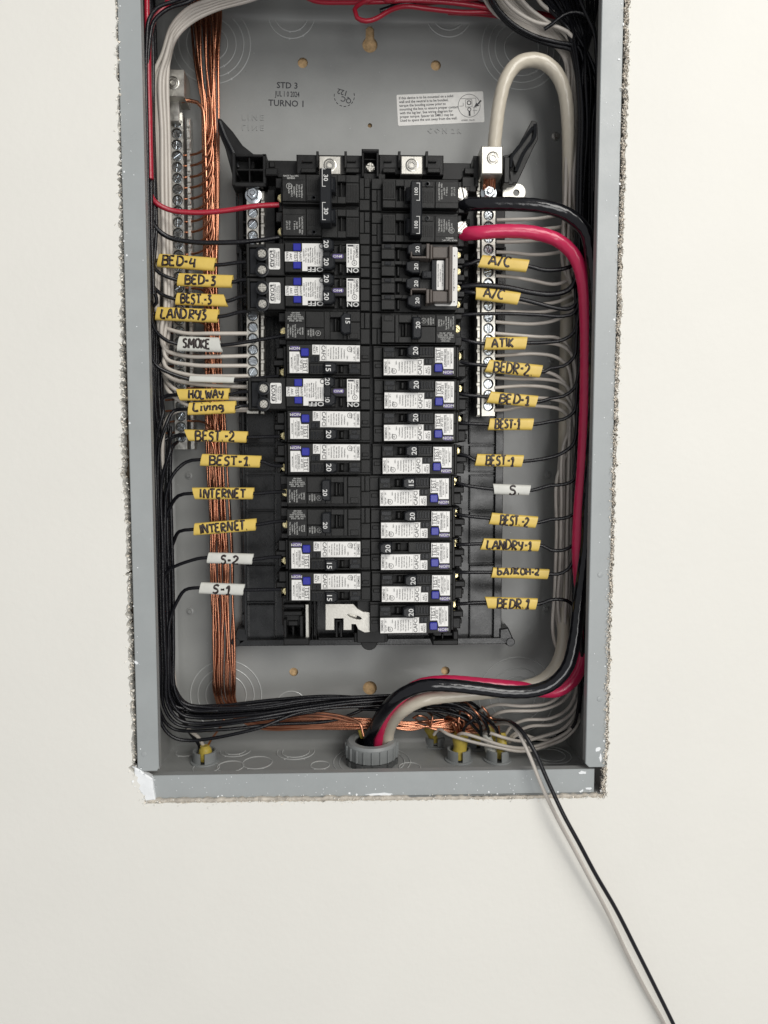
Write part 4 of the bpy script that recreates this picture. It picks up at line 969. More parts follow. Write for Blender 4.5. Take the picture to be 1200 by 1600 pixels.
SL = dict(
 bed4=sleeve('BED-4', 248, 407, 336, 413.5, 21, YEL, yl+'BED-4, topmost sleeve on the left side', .07, .66),
 bed3=sleeve('BED-3', 279, 437, 363, 440, 20, YEL, yl+'BED-3, under the BED-4 sleeve', .13, .70),
 best3=sleeve('BEST.-3', 276, 467, 353, 470, 19, YEL, yl+'BEST-3, between the BED-3 and LANDRY 3 sleeves', .10, .72, .72, sk1=-.6, h=54),
 lan3=sleeve('LANDRY3', 245, 490, 341, 494, 21, YEL, yl+'LANDRY 3 on the left side', .08, .82),
 smoke=sleeve('SMOKE', 279, 537, 345, 539, 23, WSLV, 'white sleeve lettered SMOKE beside the neutral bar', .13, .76, .6, sk1=-.4),
 blank=sleeve('', 297, 592, 366, 594, 10, WSLV, 'narrow blank white sleeve under the SMOKE sleeve', slim=True),
 holw=sleeve('HOLWAY', 279, 617, 358, 616, 18.5, YEL, yl+'HOLWAY just above the Living sleeve', .22, .9, .66, sk0=-.5),
 living=sleeve('Living', 295, 639, 368, 636, 19.5, YEL, yl+'Living in small letters, touching the HOLWAY sleeve', .11, .74, .62, vo=.1, h=57),
 best2l=sleeve('BEST.-2', 292, 680, 386, 683, 18, YEL, yl+'BEST-2 on the left side', .15, .8, .78, sk0=-.7),
 best1l=sleeve('BEST-1.', 315, 718.5, 407, 721.5, 19, YEL, yl+'BEST-1 on the left side', .14, .84),
 int1=sleeve('INTERNET', 303, 771, 396, 771, 18.5, YEL, yl+'INTERNET, upper and level of the two', .12, .87, .7, sk0=-.4),
 int2=sleeve('INTERNET.', 304, 827, 400, 819.5, 19, YEL, yl+'INTERNET with a dot, lower and tilted of the two', .10, .86, .7),
 s2=sleeve('S-2', 325, 871.5, 395, 873.5, 17, WSLV, 'white sleeve lettered S-2 over the copper bundle', .3, .68, .7, vo=-.1),
 s1=sleeve('S-1', 313, 918.5, 381, 921.5, 18, WSLV, 'white sleeve lettered S-1 over the copper bundle, lowest on the left side', .3, .7, .74),
 ac1=sleeve('A/C', 750, 408, 824, 416, 20, YEL, yl+'A/C, upper of the two under the crimson cable', .17, .62, .72, vo=.14, sk0=.5),
 ac2=sleeve('A/C', 743, 458, 810.5, 467, 20, YEL, yl+'A/C, lower of the two, crossing the right neutral bar', .17, .64, .68, vo=.08, sk0=-.2),
 atik=sleeve('ATIK', 757.5, 537, 822, 536, 20, YEL, yl+'ATIK on the right side', .16, .68, .66),
 bedr2=sleeve('BEDR-2.', 761, 571.5, 845, 580.5, 20, YEL, yl+'BEDR-2, tilted under the ATIK sleeve', .11, .83, .8, sk0=.5),
 bed1=sleeve('BED-1', 763.5, 620.5, 838, 627.5, 18.5, YEL, yl+'BED-1 on the right side', .22, .84, .74, sk0=.5),
 best1u=sleeve('BEST-1', 763.5, 663, 832, 663, 18.5, YEL, yl+'BEST-1 on the right side right below the neutral bar', .14, .7, .72),
 best1d=sleeve('BEST-1', 743.5, 718.5, 816, 720.5, 19, YEL, yl+'BEST-1 on the right side above the white S sleeve', .2, .8, .74),
 sr=sleeve('S.', 771, 764, 827, 766, 16.5, WSLV, 'white sleeve lettered S with a dot on the right side', .44, .72, .82, sk0=-.3),
 best2r=sleeve('BEST.-2', 766, 810, 838, 816, 18.5, YEL, yl+'BEST-2 on the right side', .2, .82, .78),
 lan1=sleeve('LANDRY-1', 753, 850, 842, 852.5, 18, YEL, yl+'LANDRY-1 on the right side', .08, .86, .76, sk0=.5),
 balk=sleeve('БАЛКОН-2', 768.5, 894.5, 856, 897, 16, YEL, 'yellow sleeve lettered in Cyrillic with a 2 under the LANDRY-1 sleeve', .1, .83, .6, vo=.22),
 bedr1=sleeve('BEDR.1', 760, 941.5, 837.5, 943.5, 18, YEL, yl+'BEDR.1, lowest sleeve on the right side', .2, .84, .76, sk0=-.5),
)

# ------------------------------------------------------------------ wires
def fe(y): return 222+y*.0205
def fr(y): return 940.5-y*.0205
SLH = 56
def vlane(off, h, y0, y1, side='l', step=90, jx=1.2, jh=1.5):
    out = []; y = y0; s_ = 1 if y1 > y0 else -1
    while (y1-y)*s_ > 0:
        out.append(((fe(y)+off if side == 'l' else fr(y)-off)+random.uniform(-jx, jx), y, h+random.uniform(-jh, jh))); y += s_*step
    return out
RB_ = 1.42
# red and black wires dropping from the top left and peeling off to the left breakers
wire('circuit_wire', vlane(7, 78, -90, 270)+[(fe(300)+5, 296, 74), (241, 314, 70), (262, 327, 66), (300, 332, 63), (345, 330, 61), (400, 322, 60), (436, 320, 58)], 1.95, WRED,
     'red wire sweeping across the left copper bundle into the 30 amp breaker')
wire('circuit_wire', vlane(10, 74, -90, 280)+[(fe(320)+6, 325, 72), (241, 352, 68), (262, 370, 64), (300, 378, 62), (350, 379, 61), (400, 376, 60), (436, 371, 58)], 1.85, WBLK,
     'thick black wire under the red one into the 30 amp breaker')
def sl(y): return min(SLEEVE_PTS.values(), key=lambda v: abs(v[1]-y)+(0 if v[0] < 450 else 999))
def slr(y): return min(SLEEVE_PTS.values(), key=lambda v: abs(v[3]-y)+(0 if v[0] > 450 else 999))
def thread(v, rev=False):                            # straight run through a sleeve, a little past both of its ends
    x0, y0, x1, y1, h = v; dx, dy = (x1-x0)*.06, (y1-y0)*.06
    q = [(x0-dx, y0-dy, h), (x0+(x1-x0)*.33, y0+(y1-y0)*.33, h), (x0+(x1-x0)*.67, y0+(y1-y0)*.67, h), (x1+dx, y1+dy, h)]
    return q[::-1] if rev else q
def left_top(off, yturn, ys, yend, xend, who):
    v = sl(ys); x0, y0 = v[:2]
    wire('circuit_wire', vlane(off, 74-off*.6, -90, yturn-30)+[(fe(yturn)+off*.5+1, yturn, 68), (fe(yturn)+off*.4+8, yturn+(y0-yturn)*.62, 64), (x0-16, y0-3.5, 58.5)]+thread(v)+[(xend-18, yend+(v[3]-yend)*.2, v[4]), (xend, yend, 57)], RB_, WBLK,
         'black wire that carries the %s sleeve' % who)
left_top(4, 365, 407, 409, 392, 'BED-4')
left_top(12, 395, 437, 437, 392, 'BED-3')
left_top(8, 425, 467, 462, 392, 'BEST-3')
left_top(14, 445, 490, 486, 392, 'LANDRY 3')
left_top(6, 480, 537, 524, 446, 'SMOKE')
left_top(3, 530, 592, 588, 436, 'blank white')
# lower left blacks: breaker -> left lane -> floor of the box -> right along the bottom
def left_low(who, xe, ye, xs, ys, lane, hl, yb_, endp, ytop):
    v = sl(ys); ys = v[1]
    pts = [(xe, ye, 57), (xe-18, ye+(v[3]-ye)*.2, SLH)]+thread(v, True)+[(xs-24, ys+3.5, SLH-1)]
    l0 = fe(ytop)+lane
    pts += [(l0+13, ys+(ytop-ys)*.28, hl+4), (l0+3, ys+(ytop-ys)*.62, hl+2)]
    pts += vlane(lane, hl, ytop, 1040, jx=1.6, jh=2.5, step=80)
    pts += [(fe(1040)+lane+1, 1046, hl), (fe(1070)+lane+4+(yb_-1100)*-.05, yb_-32, hl-2), (fe(1080)+lane+20, yb_-6, hl-4), (fe(1080)+lane+48, yb_, hl-6), (400, yb_-(yb_-1105)*.35, hl-6)]
    pts += endp
    wire('circuit_wire', pts, RB_, WBLK, 'black wire that carries the %s sleeve and turns along the bottom' % who)
    return
left_low('HOLWAY', 392, 612, 279, 615, 5, 60, 1157, [(470, 1113, 44), (560, 1104, 36), (650, 1106, 30), (722, 1133, 24)], 720)
left_low('Living', 393, 634, 295, 638, 10, 56, 1136, [(470, 1115, 40), (560, 1101, 34), (650, 1100, 28), (732, 1120, 22)], 725)
left_low('left BEST-2', 438, 682, 292, 680, 15, 60, 1130, [(480, 1108, 44), (560, 1098, 38), (640, 1096, 34), (700, 1108, 28), (745, 1132, 20)], 770)
left_low('left BEST-1', 442, 728, 315, 719, 19, 52, 1122, [(480, 1104, 40), (560, 1094, 36), (640, 1091, 32), (710, 1100, 26), (755, 1126, 20)], 800)
left_low('upper INTERNET', 447, 768, 303, 768, 13, 46, 1118, [(480, 1108, 34), (570, 1100, 30), (650, 1104, 24), (690, 1120, 20)], 850)
left_low('lower INTERNET', 447, 814, 304, 823, 17, 44, 1112, [(480, 1100, 34), (570, 1092, 30), (650, 1088, 28), (720, 1098, 24), (765, 1130, 20)], 905)
left_low('S-2', 440, 870, 325, 867, 8, 50, 1108, [(480, 1096, 38), (560, 1090, 34), (650, 1094, 30), (700, 1112, 22)], 945)
left_low('S-1', 440, 921, 313, 918, 22, 50, 1104, [(480, 1093, 40), (560, 1089, 38), (630, 1087, 36), (700, 1094, 30), (750, 1112, 24)], 990)
for i, (ln, hl, ye) in enumerate(((26, 40, 1102), (24, 46, 1106), (3, 48, 1140), (28, 48, 1110))):
    wire('circuit_wire', [(262+i*5, 655+i*12, 40), (fe(700)+ln+4, 700, hl)]+vlane(ln, hl, 740, 1040, jx=2)+[(fe(1060)+ln+3, ye-30, hl), (fe(1080)+ln+22, ye-3, hl-3), (340, ye, hl-4), (430, ye-8, 34), (520, ye-14, 30), (600, 1094+i*2, 26), (660+i*20, 1102, 22)], RB_, WBLK,
         'black wire in the lower left bundle turning right along the bottom of the box', group='black wires of the lower left bundle', wob=.3)
for i in range(5):                                   # further blacks dropping from the top along the left side
    wire('circuit_wire', vlane(5+i*3.2, 50-i*3, -90, 690, jx=1.5)+vlane(7+i*4, 44, 700, 1030, jx=2)+[(fe(1060)+12+i*4, 1075, 42), (272+i*4, 1098+i*3, 38), (330, 1106+i*3, 36), (430, 1102+i*2, 32), (540, 1096, 28), (640, 1098, 24)], RB_, WBLK,
         'black wire running the whole height behind the white wires at the left', group='black wires behind the left white wires', wob=.3)
# purple-black sheathed edge pieces at the top left
wire('circuit_wire', [(300, -60, 70), (262, 6, 74), (240, 30, 76), (232, 60, 78)]+vlane(7, 80, 100, 300, jx=.5), 2.4, WRED, 'red wire curving round the top left corner of the box')
wire('circuit_wire', [(330, -40, 84), (280, -2, 84), (246, 12, 84), (233, 30, 84), (229, 70, 84)]+vlane(3, 84, 110, 560, jx=.6), 1.4, WBLK, 'outermost black wire along the left flange')
wire('circuit_wire', [(360, -50, 80), (300, 0, 80), (262, 14, 80), (240, 34, 80), (234, 62, 80)]+vlane(8, 80, 100, 520, jx=.8), 1.4, WBLK, 'second black wire curving over the white ones at the top left corner')
# white neutrals, left: over the top, down the side and into the left neutral bar
lab = ('first', 'second', 'third', 'fourth', 'fifth', 'sixth', 'seventh', 'eighth')
wl = [((250, 507), (283, 520), 521, 386), ((252, 528), (285, 539), 538, 386), ((255, 545), (290, 556), 556, 387), ((258, 560), (300, 570), 571.5, 387), ((256, 572), (300, 587), 587.5, 388), ((264, 590), (300, 599), 605, 390), ((268, 606), (310, 622), 623, 390), ((262, 612), (300, 636), 638, 390)]
for i, (a, b, ye, xe) in enumerate(wl):
    ln = (15, 20.5, 26, 31.5, 37, 17.5, 28, 34)[i]; hl = (52, 50, 54, 50, 46, 36, 34, 32)[i]
    k = i if i < 5 else (i-5)*2; dh = 0 if i < 5 else 7
    top = [(440+k*14, -62, 62-k*2-dh), (378+k*7, -18+k*3, 62-k*2-dh), (330+k*2, -1+k*3.8, 62-k*2-dh), (294+k, 14+k*5.2, 60-k-dh), (268+k*1.5, 42+k*4.5, 58-dh), (254+k*2.6, 84+k*2, hl+2)]
    wire('neutral_wire', top+vlane(ln, hl, 120, a[1]-50, jx=.7, jh=1)+[(fe(a[1])+ln*.72, a[1]-28, hl), (a[0]+2, a[1], 50), (b[0], b[1], 50), ((b[0]+xe)/2, (b[1]+ye)/2+.8, 50), (xe, ye, 46)], 1.62, WWHT,
         'white wire coming down the left side, %s from the top at the left neutral bar' % lab[i], 'neutral wire', wob=.15)
wire('neutral_wire', [(395, 641, 44), (330, 641, 44), (288, 640, 46), (266, 648, 46), (256, 672, 46), (254, 720, 45), (257, 800, 42), (262, 900, 38), (266, 985, 34), (271, 1050, 30), (279, 1100, 26), (295, 1140, 30), (308, 1150, 26), (317, 1164, 25), (321, 1180, 25)], 1.6, WWHT,
     'white wire looping down to the small connector at the bottom left', 'neutral wire')
wire('circuit_wire', [(fe(1000)+24, 1000, 40), (fe(1060)+26, 1060, 38), (280, 1110, 36), (296, 1142, 28), (311, 1162, 24), (317, 1180, 23)], 2.0, WBLK, 'black wire going down into the small connector at the bottom left')
wire('ground_wire', [(352, 1118, 30), (345, 1135, 32), (334, 1150, 28), (326, 1163, 25), (323, 1178, 24)], 1.0, COP, 'copper wire rising from the small connector at the bottom left', 'ground wire')

# copper: upper bundle, taps to the bar, lower bundle
cu = random.Random(5)
ORD = 'first second third fourth fifth sixth seventh eighth ninth tenth eleventh twelfth thirteenth fourteenth fifteenth sixteenth seventeenth eighteenth nineteenth twentieth'.split()
ORD += ['twenty-'+o for o in ORD[:9]]
LV = ((90, 304, 343), (170, 315, 342), (250, 317, 342), (340, 318, 341), (440, 319, 341), (540, 320, 345), (640, 322, 351), (720, 324, 354), (800, 327, 359), (880, 329, 363), (950, 332, 365), (1000, 333, 366), (1060, 333, 367))
for i in range(17):
    t = i/16; row = i % 3; hh = 20+row*3.2; tt = t
    pts = [(290+t*47, -50, 30), (297+t*48, 12, hh+2)]
    for y, xa_, xb_ in LV:
        tt = max(0, min(1, tt*.5+t*.5+cu.uniform(-.10, .10)))
        pts.append((xa_+(xb_-xa_)*tt, y+cu.uniform(-15, 15), hh+cu.uniform(-1.5, 1.5)))
    e = 337+30*tt; yb_ = 1100+cu.uniform(-2, 4)
    pts += [(e, yb_-12, hh-3), (e+5, yb_, hh-8), (e+22, yb_+6, 9)]
    wire('ground_wire', pts, 0.98, COP, 'bare copper wire in the vertical copper bundle left of the breakers', 'ground wire', 'bare copper wires of the vertical bundle', n=8, wob=.2)
q = wire('ground_wire', [(284, 158, 30), (296, 157, 30), (308, 160, 30), (316, 168, 30), (319, 185, 30), (321, 240, 28), (324, 320, 26)], 1.5, COP, 'thick copper wire leaving the ground bar lug at the top left', 'ground wire')
for i in range(28):
    yy = 243+i*17.3
    if yy > 690: break
    gx = 270+(yy-176)*.0185
    if yy < 420:
        pts = [(gx-20, yy+1.5, 20), (gx, yy, 20), (gx+24, yy-1, 22), (gx+42, yy-6, 26), (gx+54, yy-20, 30), (gx+60+cu.uniform(-2, 2), yy-46, 31), (gx+58, yy-90, 29)]
    else:
        pts = [(gx-20, yy+1.5, 20), (gx, yy, 20), (gx+24, yy+0, 22), (gx+40, yy+2, 26), (gx+50, yy+12, 30), (gx+56+cu.uniform(-2, 3), yy+36, 31), (gx+56, yy+90, 29)]
    wire('ground_wire', pts, 0.95, COP, 'bare copper tap from the ground bar into the bundle, %s from the top' % ORD[i], 'ground wire', 'copper taps of the ground bar', n=8, wob=.2)
for i in range(9):                                   # copper running right along the bottom
    yy = 1119+i*2.6
    wire('ground_wire', [(370-i*3, 1112, 16), (400, yy-4, 20), (430, yy, 24), (480, yy+3-i*.5, 28), (530, yy+(1-i)*.3+2, 30), (575+i, yy+4-i*.6, 30), (640, 1128+((i*4) % 9)*1.6, 28), (700, 1124+((i*5) % 9)*2.4, 26), (735+(i % 3)*12, 1130+((i*7) % 9)*2, 22)], 1.05, COP,
         'bare copper wire running along the bottom towards the main cable connector', 'ground wire', 'bare copper wires along the bottom', n=8, wob=.35)
for x, y0, s_ in ((520, 1113, 0), (548, 1118, 1)):
    wire('ground_wire', [(430, 1122+s_*5, 26), (480, y0, 32), (520, y0+3, 36), (548, y0+10, 40), (562, 1130, 44), (568, 1150, 46)], 1.15, COP, 'copper wire arching into the left rim of the main cable connector', 'ground wire', 'copper wires arching into the main connector')

# right side blacks
def right_wire(who, xl, yl, xs, ys, xe, ye, r, tail, ytop=None, lane=12, hl=58, m=WBLK):
    v = slr(ye+2)
    pts = [(xl, yl, 54), (xl+14, yl+(v[1]-yl)*.4, SLH)]+thread(v)+tail
    if ytop is not None: pts += [((fr(y)-lane)+random.uniform(-1, 1), y, hl+random.uniform(-2, 2)) for y in range(int(ytop), 120, -90)]+[(905+(12-lane)*.8+random.uniform(-6, 8), 60, hl-4), (868+random.uniform(-10, 40), 0, hl-8), (830+random.uniform(-10, 40), -60, hl-10)]
    return wire('circuit_wire', pts, r, m, 'black wire that carries the %s' % who)
right_wire('upper A/C sleeve', 722, 414, 750, 410, 824, 418, 1.6, [(850, 422, SLH), (880, 420, 56), (898, 412, 57), (907, 392, 58)], 360, 26, 55)
wire('circuit_wire', [(722, 448, 55), (745, 446, 57), (790, 449, 57), (830, 457, 57), (862, 460, 57), (888, 453, 58), (901, 434, 60), (906, 400, 62)]+[(fr(y)-31, y, 60) for y in range(330, 100, -80)]+[(890, 55, 54), (850, -10, 50), (820, -60, 50)], 2.1, WBLK, 'thick black wire between the two A/C sleeves')
right_wire('lower A/C sleeve', 722, 456, 744, 459, 809, 467, 1.7, [(840, 474, SLH), (868, 481, 56), (890, 482, 57), (902, 472, 58), (908, 445, 60)], 410, 22, 57)
wire('circuit_wire', [(722, 492, 55), (737, 491, 56), (790, 490, 56), (840, 492, 56), (880, 494, 57), (898, 488, 58), (906, 465, 60)]+[(fr(y)-27, y, 64) for y in range(410, 100, -80)]+[(895, 50, 56), (870, -60, 50)], 1.4, WBLK, 'straight black wire below the lower A/C sleeve')
for who, xl, yl, xs, ys, xe, ye, up in (('ATIK sleeve', 716, 529, 757, 536, 822, 534, 44), ('BEDR-2 sleeve', 718, 566, 761, 571, 845, 575, 50), ('BED-1 sleeve', 712, 614, 763, 618, 838, 622, 44), ('upper right BEST-1 sleeve', 712, 660, 763, 659, 832, 658, 44),
                                        ('lower right BEST-1 sleeve', 718, 710, 743, 713, 816, 716, 70), ('white S sleeve', 712, 754, 771, 761, 827, 760, 30), ('right BEST-2 sleeve', 712, 803, 766, 806, 838, 813, 30)):
    ln = {'ATIK sleeve': 23, 'BEDR-2 sleeve': 26, 'BED-1 sleeve': 21, 'upper right BEST-1 sleeve': 24, 'lower right BEST-1 sleeve': 22, 'white S sleeve': 24, 'right BEST-2 sleeve': 22}[who]
    sag = 1 if up > 40 else -1
    right_wire(who, xl, yl, xs, ys, xe, ye, 1.42, [(860, ye+.5-(2 if up == 70 or up == 30 else 0), SLH), (880, ye-(3 if up < 60 else 9), 57), (897, ye-up*.35, 58), (fr(ye)-ln-2, ye-up, 60)], ye-up-50, ln, 54 if up > 35 else 48)
right_wire('LANDRY-1 sleeve', 712, 851, 753, 852, 842, 857, 1.42, [(862, 860, SLH), (885, 858, 57), (898, 848, 56), (903, 815, 54), (905, 770, 50)], 720, 22, 50)
right_wire('Cyrillic lettered sleeve', 712, 894, 769, 894, 856, 897, 1.42, [(872, 897, SLH), (888, 889, 57), (898, 868, 56), (901, 835, 52), (904, 790, 48)], 740, 24, 46)
right_wire('BEDR.1 sleeve', 712, 944, 760, 939, 837, 937, 1.42, [(862, 937, SLH), (884, 938, 56), (895, 946, 54), (900, 968, 50), (903, 1010, 46), (905, 1060, 42), (904, 1100, 38), (895, 1135, 34), (870, 1150, 30)])
# further blacks of the right bundle, full height
for i in range(12):
    ln = 5+i*2.35; hh = 44+((i*5) % 12)*1.6
    ends = [(fr(1040)-ln*.35-4, 1050, 40), (fr(1090)-ln*.3-5, 1100, 34), (898-i*.6, 1135, 28), (875, 1150, 26), (840, 1157, 26), (800, 1150, 26)] if i % 4 == 0 else [(fr(1000)-ln*.5, 1010, hh), (fr(1080)-8, 1075, 30), (905-i, 1125, 20)]
    wire('circuit_wire', [(800+i*12, -70, 50), (845+i*8, 0, 52), (892+i*3, 50, 54)]+[(fr(y)-ln+random.uniform(-2.2, 2.2), y, hh+random.uniform(-3, 3)) for y in (120, 200, 290, 380, 470)]+[(fr(y)-ln*.8+random.uniform(-1, 1), y, hh-6) for y in (580, 700, 820, 930)]+ends,
         RB_, WBLK, 'black wire in the tall bundle along the right flange', group='black wires of the right bundle', wob=.4)
wire('circuit_wire', [(762, -20, 60), (776, 10, 58), (800, 36, 56), (835, 56, 54), (870, 66, 54), (903, 74, 56), (912, 100, 56), (fr(160)-20, 170, 56), (fr(260)-22, 260, 54)], 1.55, WBLK, 'upper of the two glossy black wires crossing the top right corner')
wire('circuit_wire', [(756, -24, 56), (770, 8, 54), (792, 36, 52), (822, 56, 50), (860, 70, 52), (895, 80, 54), (906, 110, 54), (fr(180)-27, 190, 52), (fr(280)-28, 280, 50)], 1.55, WBLK, 'lower of the two glossy black wires crossing the top right corner')
wire('circuit_wire', [(850, 46, 60), (862, 38, 62), (880, 24, 64), (898, 19, 64), (916, 24, 64), (928, 44, 64), (932, 90, 62), (fr(160)-6, 170, 62), (fr(300)-7, 300, 60)], 1.4, WBLK, 'thin black wire looping above the others in the top right corner')
wire('circuit_wire', [(898, -60, 66), (905, -5, 66), (915, 20, 66), (928, 50, 66), (933, 100, 66), (fr(200)-4, 200, 64), (fr(420)-4, 420, 60)], 1.4, WBLK, 'black wire hugging the right flange near the top')

# white neutrals on the right
rw = [(344, [(800, 343, 46), (850, 340, 44), (880, 330, 42)], 'u'), (358, [(800, 357, 46), (860, 357, 44), (884, 352, 42), (896, 342, 42)], 'u'), (378, [(800, 378, 46), (850, 375, 44), (880, 370, 42), (897, 356, 42)], 'u'),
      (394, [(800, 395, 46), (830, 398, 44), (862, 396, 42), (884, 390, 42), (898, 374, 40)], 'u'), (431, [(800, 433, 46), (830, 438, 44), (868, 444, 42), (890, 436, 42), (900, 418, 40)], 'u'), (451, [(800, 454, 46), (835, 459, 42), (868, 460, 40), (893, 450, 40), (901, 436, 40)], 'u'),
      (466, [(800, 470, 46), (850, 475, 42), (880, 468, 40), (898, 456, 40)], 'u'), (486, [(800, 487, 46), (850, 487, 42), (880, 480, 40), (900, 468, 40)], 'u'), (503, [(800, 505, 46), (835, 506, 44), (868, 500, 42), (890, 488, 40), (900, 476, 40)], 'u'),
      (521, [(800, 523, 46), (840, 526, 44), (872, 528, 42), (888, 540, 40), (897, 570, 40)], 'd'), (537, [(800, 538, 46), (850, 536, 46), (876, 540, 44), (892, 552, 42), (899, 580, 40)], 'd'), (556, [(795, 555, 46), (835, 553, 46), (868, 558, 44), (886, 572, 42), (893, 600, 40)], 'd'),
      (574, [(800, 576, 46), (850, 580, 44), (874, 590, 42), (888, 610, 40)], 'd'), (590, [(800, 592, 46), (850, 593, 44), (878, 598, 42), (892, 612, 40), (897, 640, 38)], 'd'), (606, [(800, 604, 46), (820, 603, 46), (862, 607, 44), (886, 620, 42), (895, 650, 38)], 'd'),
      (624, [(800, 622, 46), (860, 623, 44), (886, 632, 42), (897, 660, 38)], 'd'), (641, [(790, 640, 46), (815, 635, 46), (850, 635, 46), (876, 640, 44), (890, 655, 40), (894, 690, 36)], 'd')]
nd = 0
low = [[(895, 1040, 30), (884, 1075, 34), (860, 1097, 38), (820, 1103, 40), (775, 1101, 36), (752, 1110, 30), (742, 1124, 24)], [(900, 1050, 30), (885, 1090, 34), (850, 1108, 38), (785, 1112, 38), (765, 1122, 30), (755, 1138, 24)],
       [(903, 1060, 30), (890, 1104, 34), (860, 1122, 36), (820, 1125, 34), (800, 1134, 28), (788, 1150, 24)], [(906, 1065, 30), (898, 1108, 34), (868, 1131, 36), (828, 1135, 34), (806, 1145, 28), (790, 1160, 24)],
       [(907, 1070, 28), (900, 1112, 32), (880, 1138, 34), (850, 1150, 34), (815, 1158, 32), (785, 1152, 36), (762, 1145, 34), (752, 1152, 26)], [(909, 1075, 28), (903, 1118, 32), (888, 1142, 34), (855, 1160, 34), (820, 1169, 36), (785, 1165, 40), (745, 1152, 42), (722, 1146, 38), (712, 1152, 28)],
       [(909, 1080, 26), (904, 1128, 32), (885, 1152, 34), (850, 1167, 36), (815, 1174, 38), (775, 1167, 40), (735, 1158, 40), (700, 1147, 36), (686, 1139, 28), (678, 1148, 24)], [(908, 1078, 26), (903, 1114, 30), (884, 1144, 32), (862, 1156, 32), (838, 1154, 30), (810, 1147, 30), (795, 1160, 26)]]
for i, (y, mid, d) in enumerate(rw):
    x0 = 776-(y-340)*.012
    pts = [(x0, y, 46)]+mid
    if d == 'u':
        ln = 36+((i*5) % 9)*2.0
        pts += [(fr(yy)-ln+random.uniform(-1, 1), yy, 40+(i % 3)*4) for yy in range(int(mid[-1][1])-55, 130, -80)]+[(fr(90)-ln-6, 88, 44), (870-i*5, 50, 46), (820-i*6, 12+i, 48), (770-i*4, -40, 48)]
        lb = 'white wire from the right neutral bar climbing to the top, number %s down the bar' % ('one two three four five six seven eight nine'.split()[i])
    else:
        ln = 34+nd*4.2
        pts += [(fr(yy)-ln*.86+random.uniform(-.8, .8), yy, 34+(nd % 3)*3) for yy in range(int(mid[-1][1])+55, 1010, 85)]+low[nd]; nd += 1
        lb = 'white wire leaving the right neutral bar downward, %s of these from the top' % lab[nd-1]
    wire('neutral_wire', pts, 1.42, WWHT, lb, 'neutral wire', wob=.15)

# feeders
KW = dict(step=2.2, n=26, lobes=7, amp=.05, twist=.10)
wire('feeder_cable', [(771.5, 246, 53), (772, 232, 54), (775, 200, 57), (780, 163, 60), (790, 125, 62), (806, 102, 62), (826, 94, 60), (848, 97, 58), (868, 113, 56), (881, 140, 54), (887, 180, 50), (889, 300, 42), (887, 420, 34), (884, 560, 28), (882, 700, 26), (879, 850, 28), (880, 950, 34), (879, 1010, 42), (867, 1043, 48), (845, 1064, 52), (800, 1077, 54), (744, 1084, 56), (690, 1089, 58), (660, 1094, 60), (634, 1107, 56), (616, 1124, 44), (607, 1143, 33), (604, 1175, 27)], 5.1, WCREAM,
     'thick cream feeder cable arching from the top right lug down to the bottom connector', 'feeder cable', **KW)
wire('feeder_cable', [(722, 366, 58), (745, 364, 66), (790, 361, 68), (835, 364, 68), (872, 376, 66), (898, 401, 69), (911, 438, 70), (916, 500, 70), (916, 620, 70), (912, 720, 68), (906, 800, 66), (903.5, 860, 62), (906, 905, 56), (912, 955, 50), (914, 1000, 52), (909, 1035, 55), (896, 1062, 58), (872, 1079, 58), (848, 1080, 56), (825, 1076, 56), (757, 1069, 58), (690, 1065, 60), (652, 1072, 60), (618, 1096, 56), (600, 1121, 43), (592, 1148, 31), (590, 1180, 26)], 5.0, WPINK,
     'thick crimson feeder cable from the 100 amp breaker to the bottom connector', 'feeder cable', **KW)
wire('feeder_cable', [(722, 319, 58), (745, 319, 64), (800, 319, 68), (850, 323, 70), (886, 335, 70), (914, 360, 73), (924, 398, 77), (930, 460, 80), (930, 560, 80), (929, 640, 79), (924, 730, 77), (919, 800, 75), (917, 850, 72), (911, 900, 73), (904, 950, 74), (898, 1000, 75), (886, 1043, 76), (862, 1069, 77), (830, 1080, 77), (790, 1081, 77), (757, 1077, 77), (700, 1071, 77), (660, 1072, 76), (626, 1086, 70), (600, 1111, 58), (584, 1138, 42), (577, 1155, 33), (575, 1185, 28)], 5.0, WBLKF,
     'thick black feeder cable from the 100 amp breaker to the bottom connector', 'feeder cable', **KW)

# red wires across the top
for pts, r, lb in (([(455, -20, 40), (490, 1, 42), (540, 4, 44), (590, 3, 46), (650, 1, 46), (720, 6, 46), (770, 14, 44), (830, 30, 40), (880, 50, 38)], 1.75, 'red wire lying straight along the top edge of the box'),
                   ([(640, -12, 44), (600, -4, 46), (566, 4, 48), (554, 15, 50), (558, 28, 50), (572, 33, 50), (588, 29, 50), (610, 16, 48), (632, 10, 46), (670, 14, 44), (720, 19, 42), (790, 20, 40), (850, 36, 36)], 1.8, 'red wire making a hanging loop at the top centre'),
                   ([(640, 8, 40), (690, 3, 40), (740, -2, 42), (800, -12, 42)], 1.75, 'red wire rising off the loop towards the top right'),
                   ([(700, 20, 34), (760, 23, 34), (820, 32, 34), (850, 40, 32)], 1.7, 'lowest red wire at the top right'),
                   ([(690, -4, 34), (740, 4, 34), (790, 14, 34), (840, 20, 32), (880, 30, 30)], 1.7, 'rear red wire tucked under the white ones at the top right'),
                   ([(590, -30, 50), (597, -6, 50), (606, 1, 48), (626, -6, 46), (650, -20, 46)], 2.0, 'short red kink at the top centre edge')):
    wire('circuit_wire', pts, r, WRED, lb)
wire('circuit_wire', [(594, 18, 42), (606, 14, 42), (622, 8, 44), (650, 4, 44)], 2.1, WBLK, 'short cut black wire end lying under the red loop')
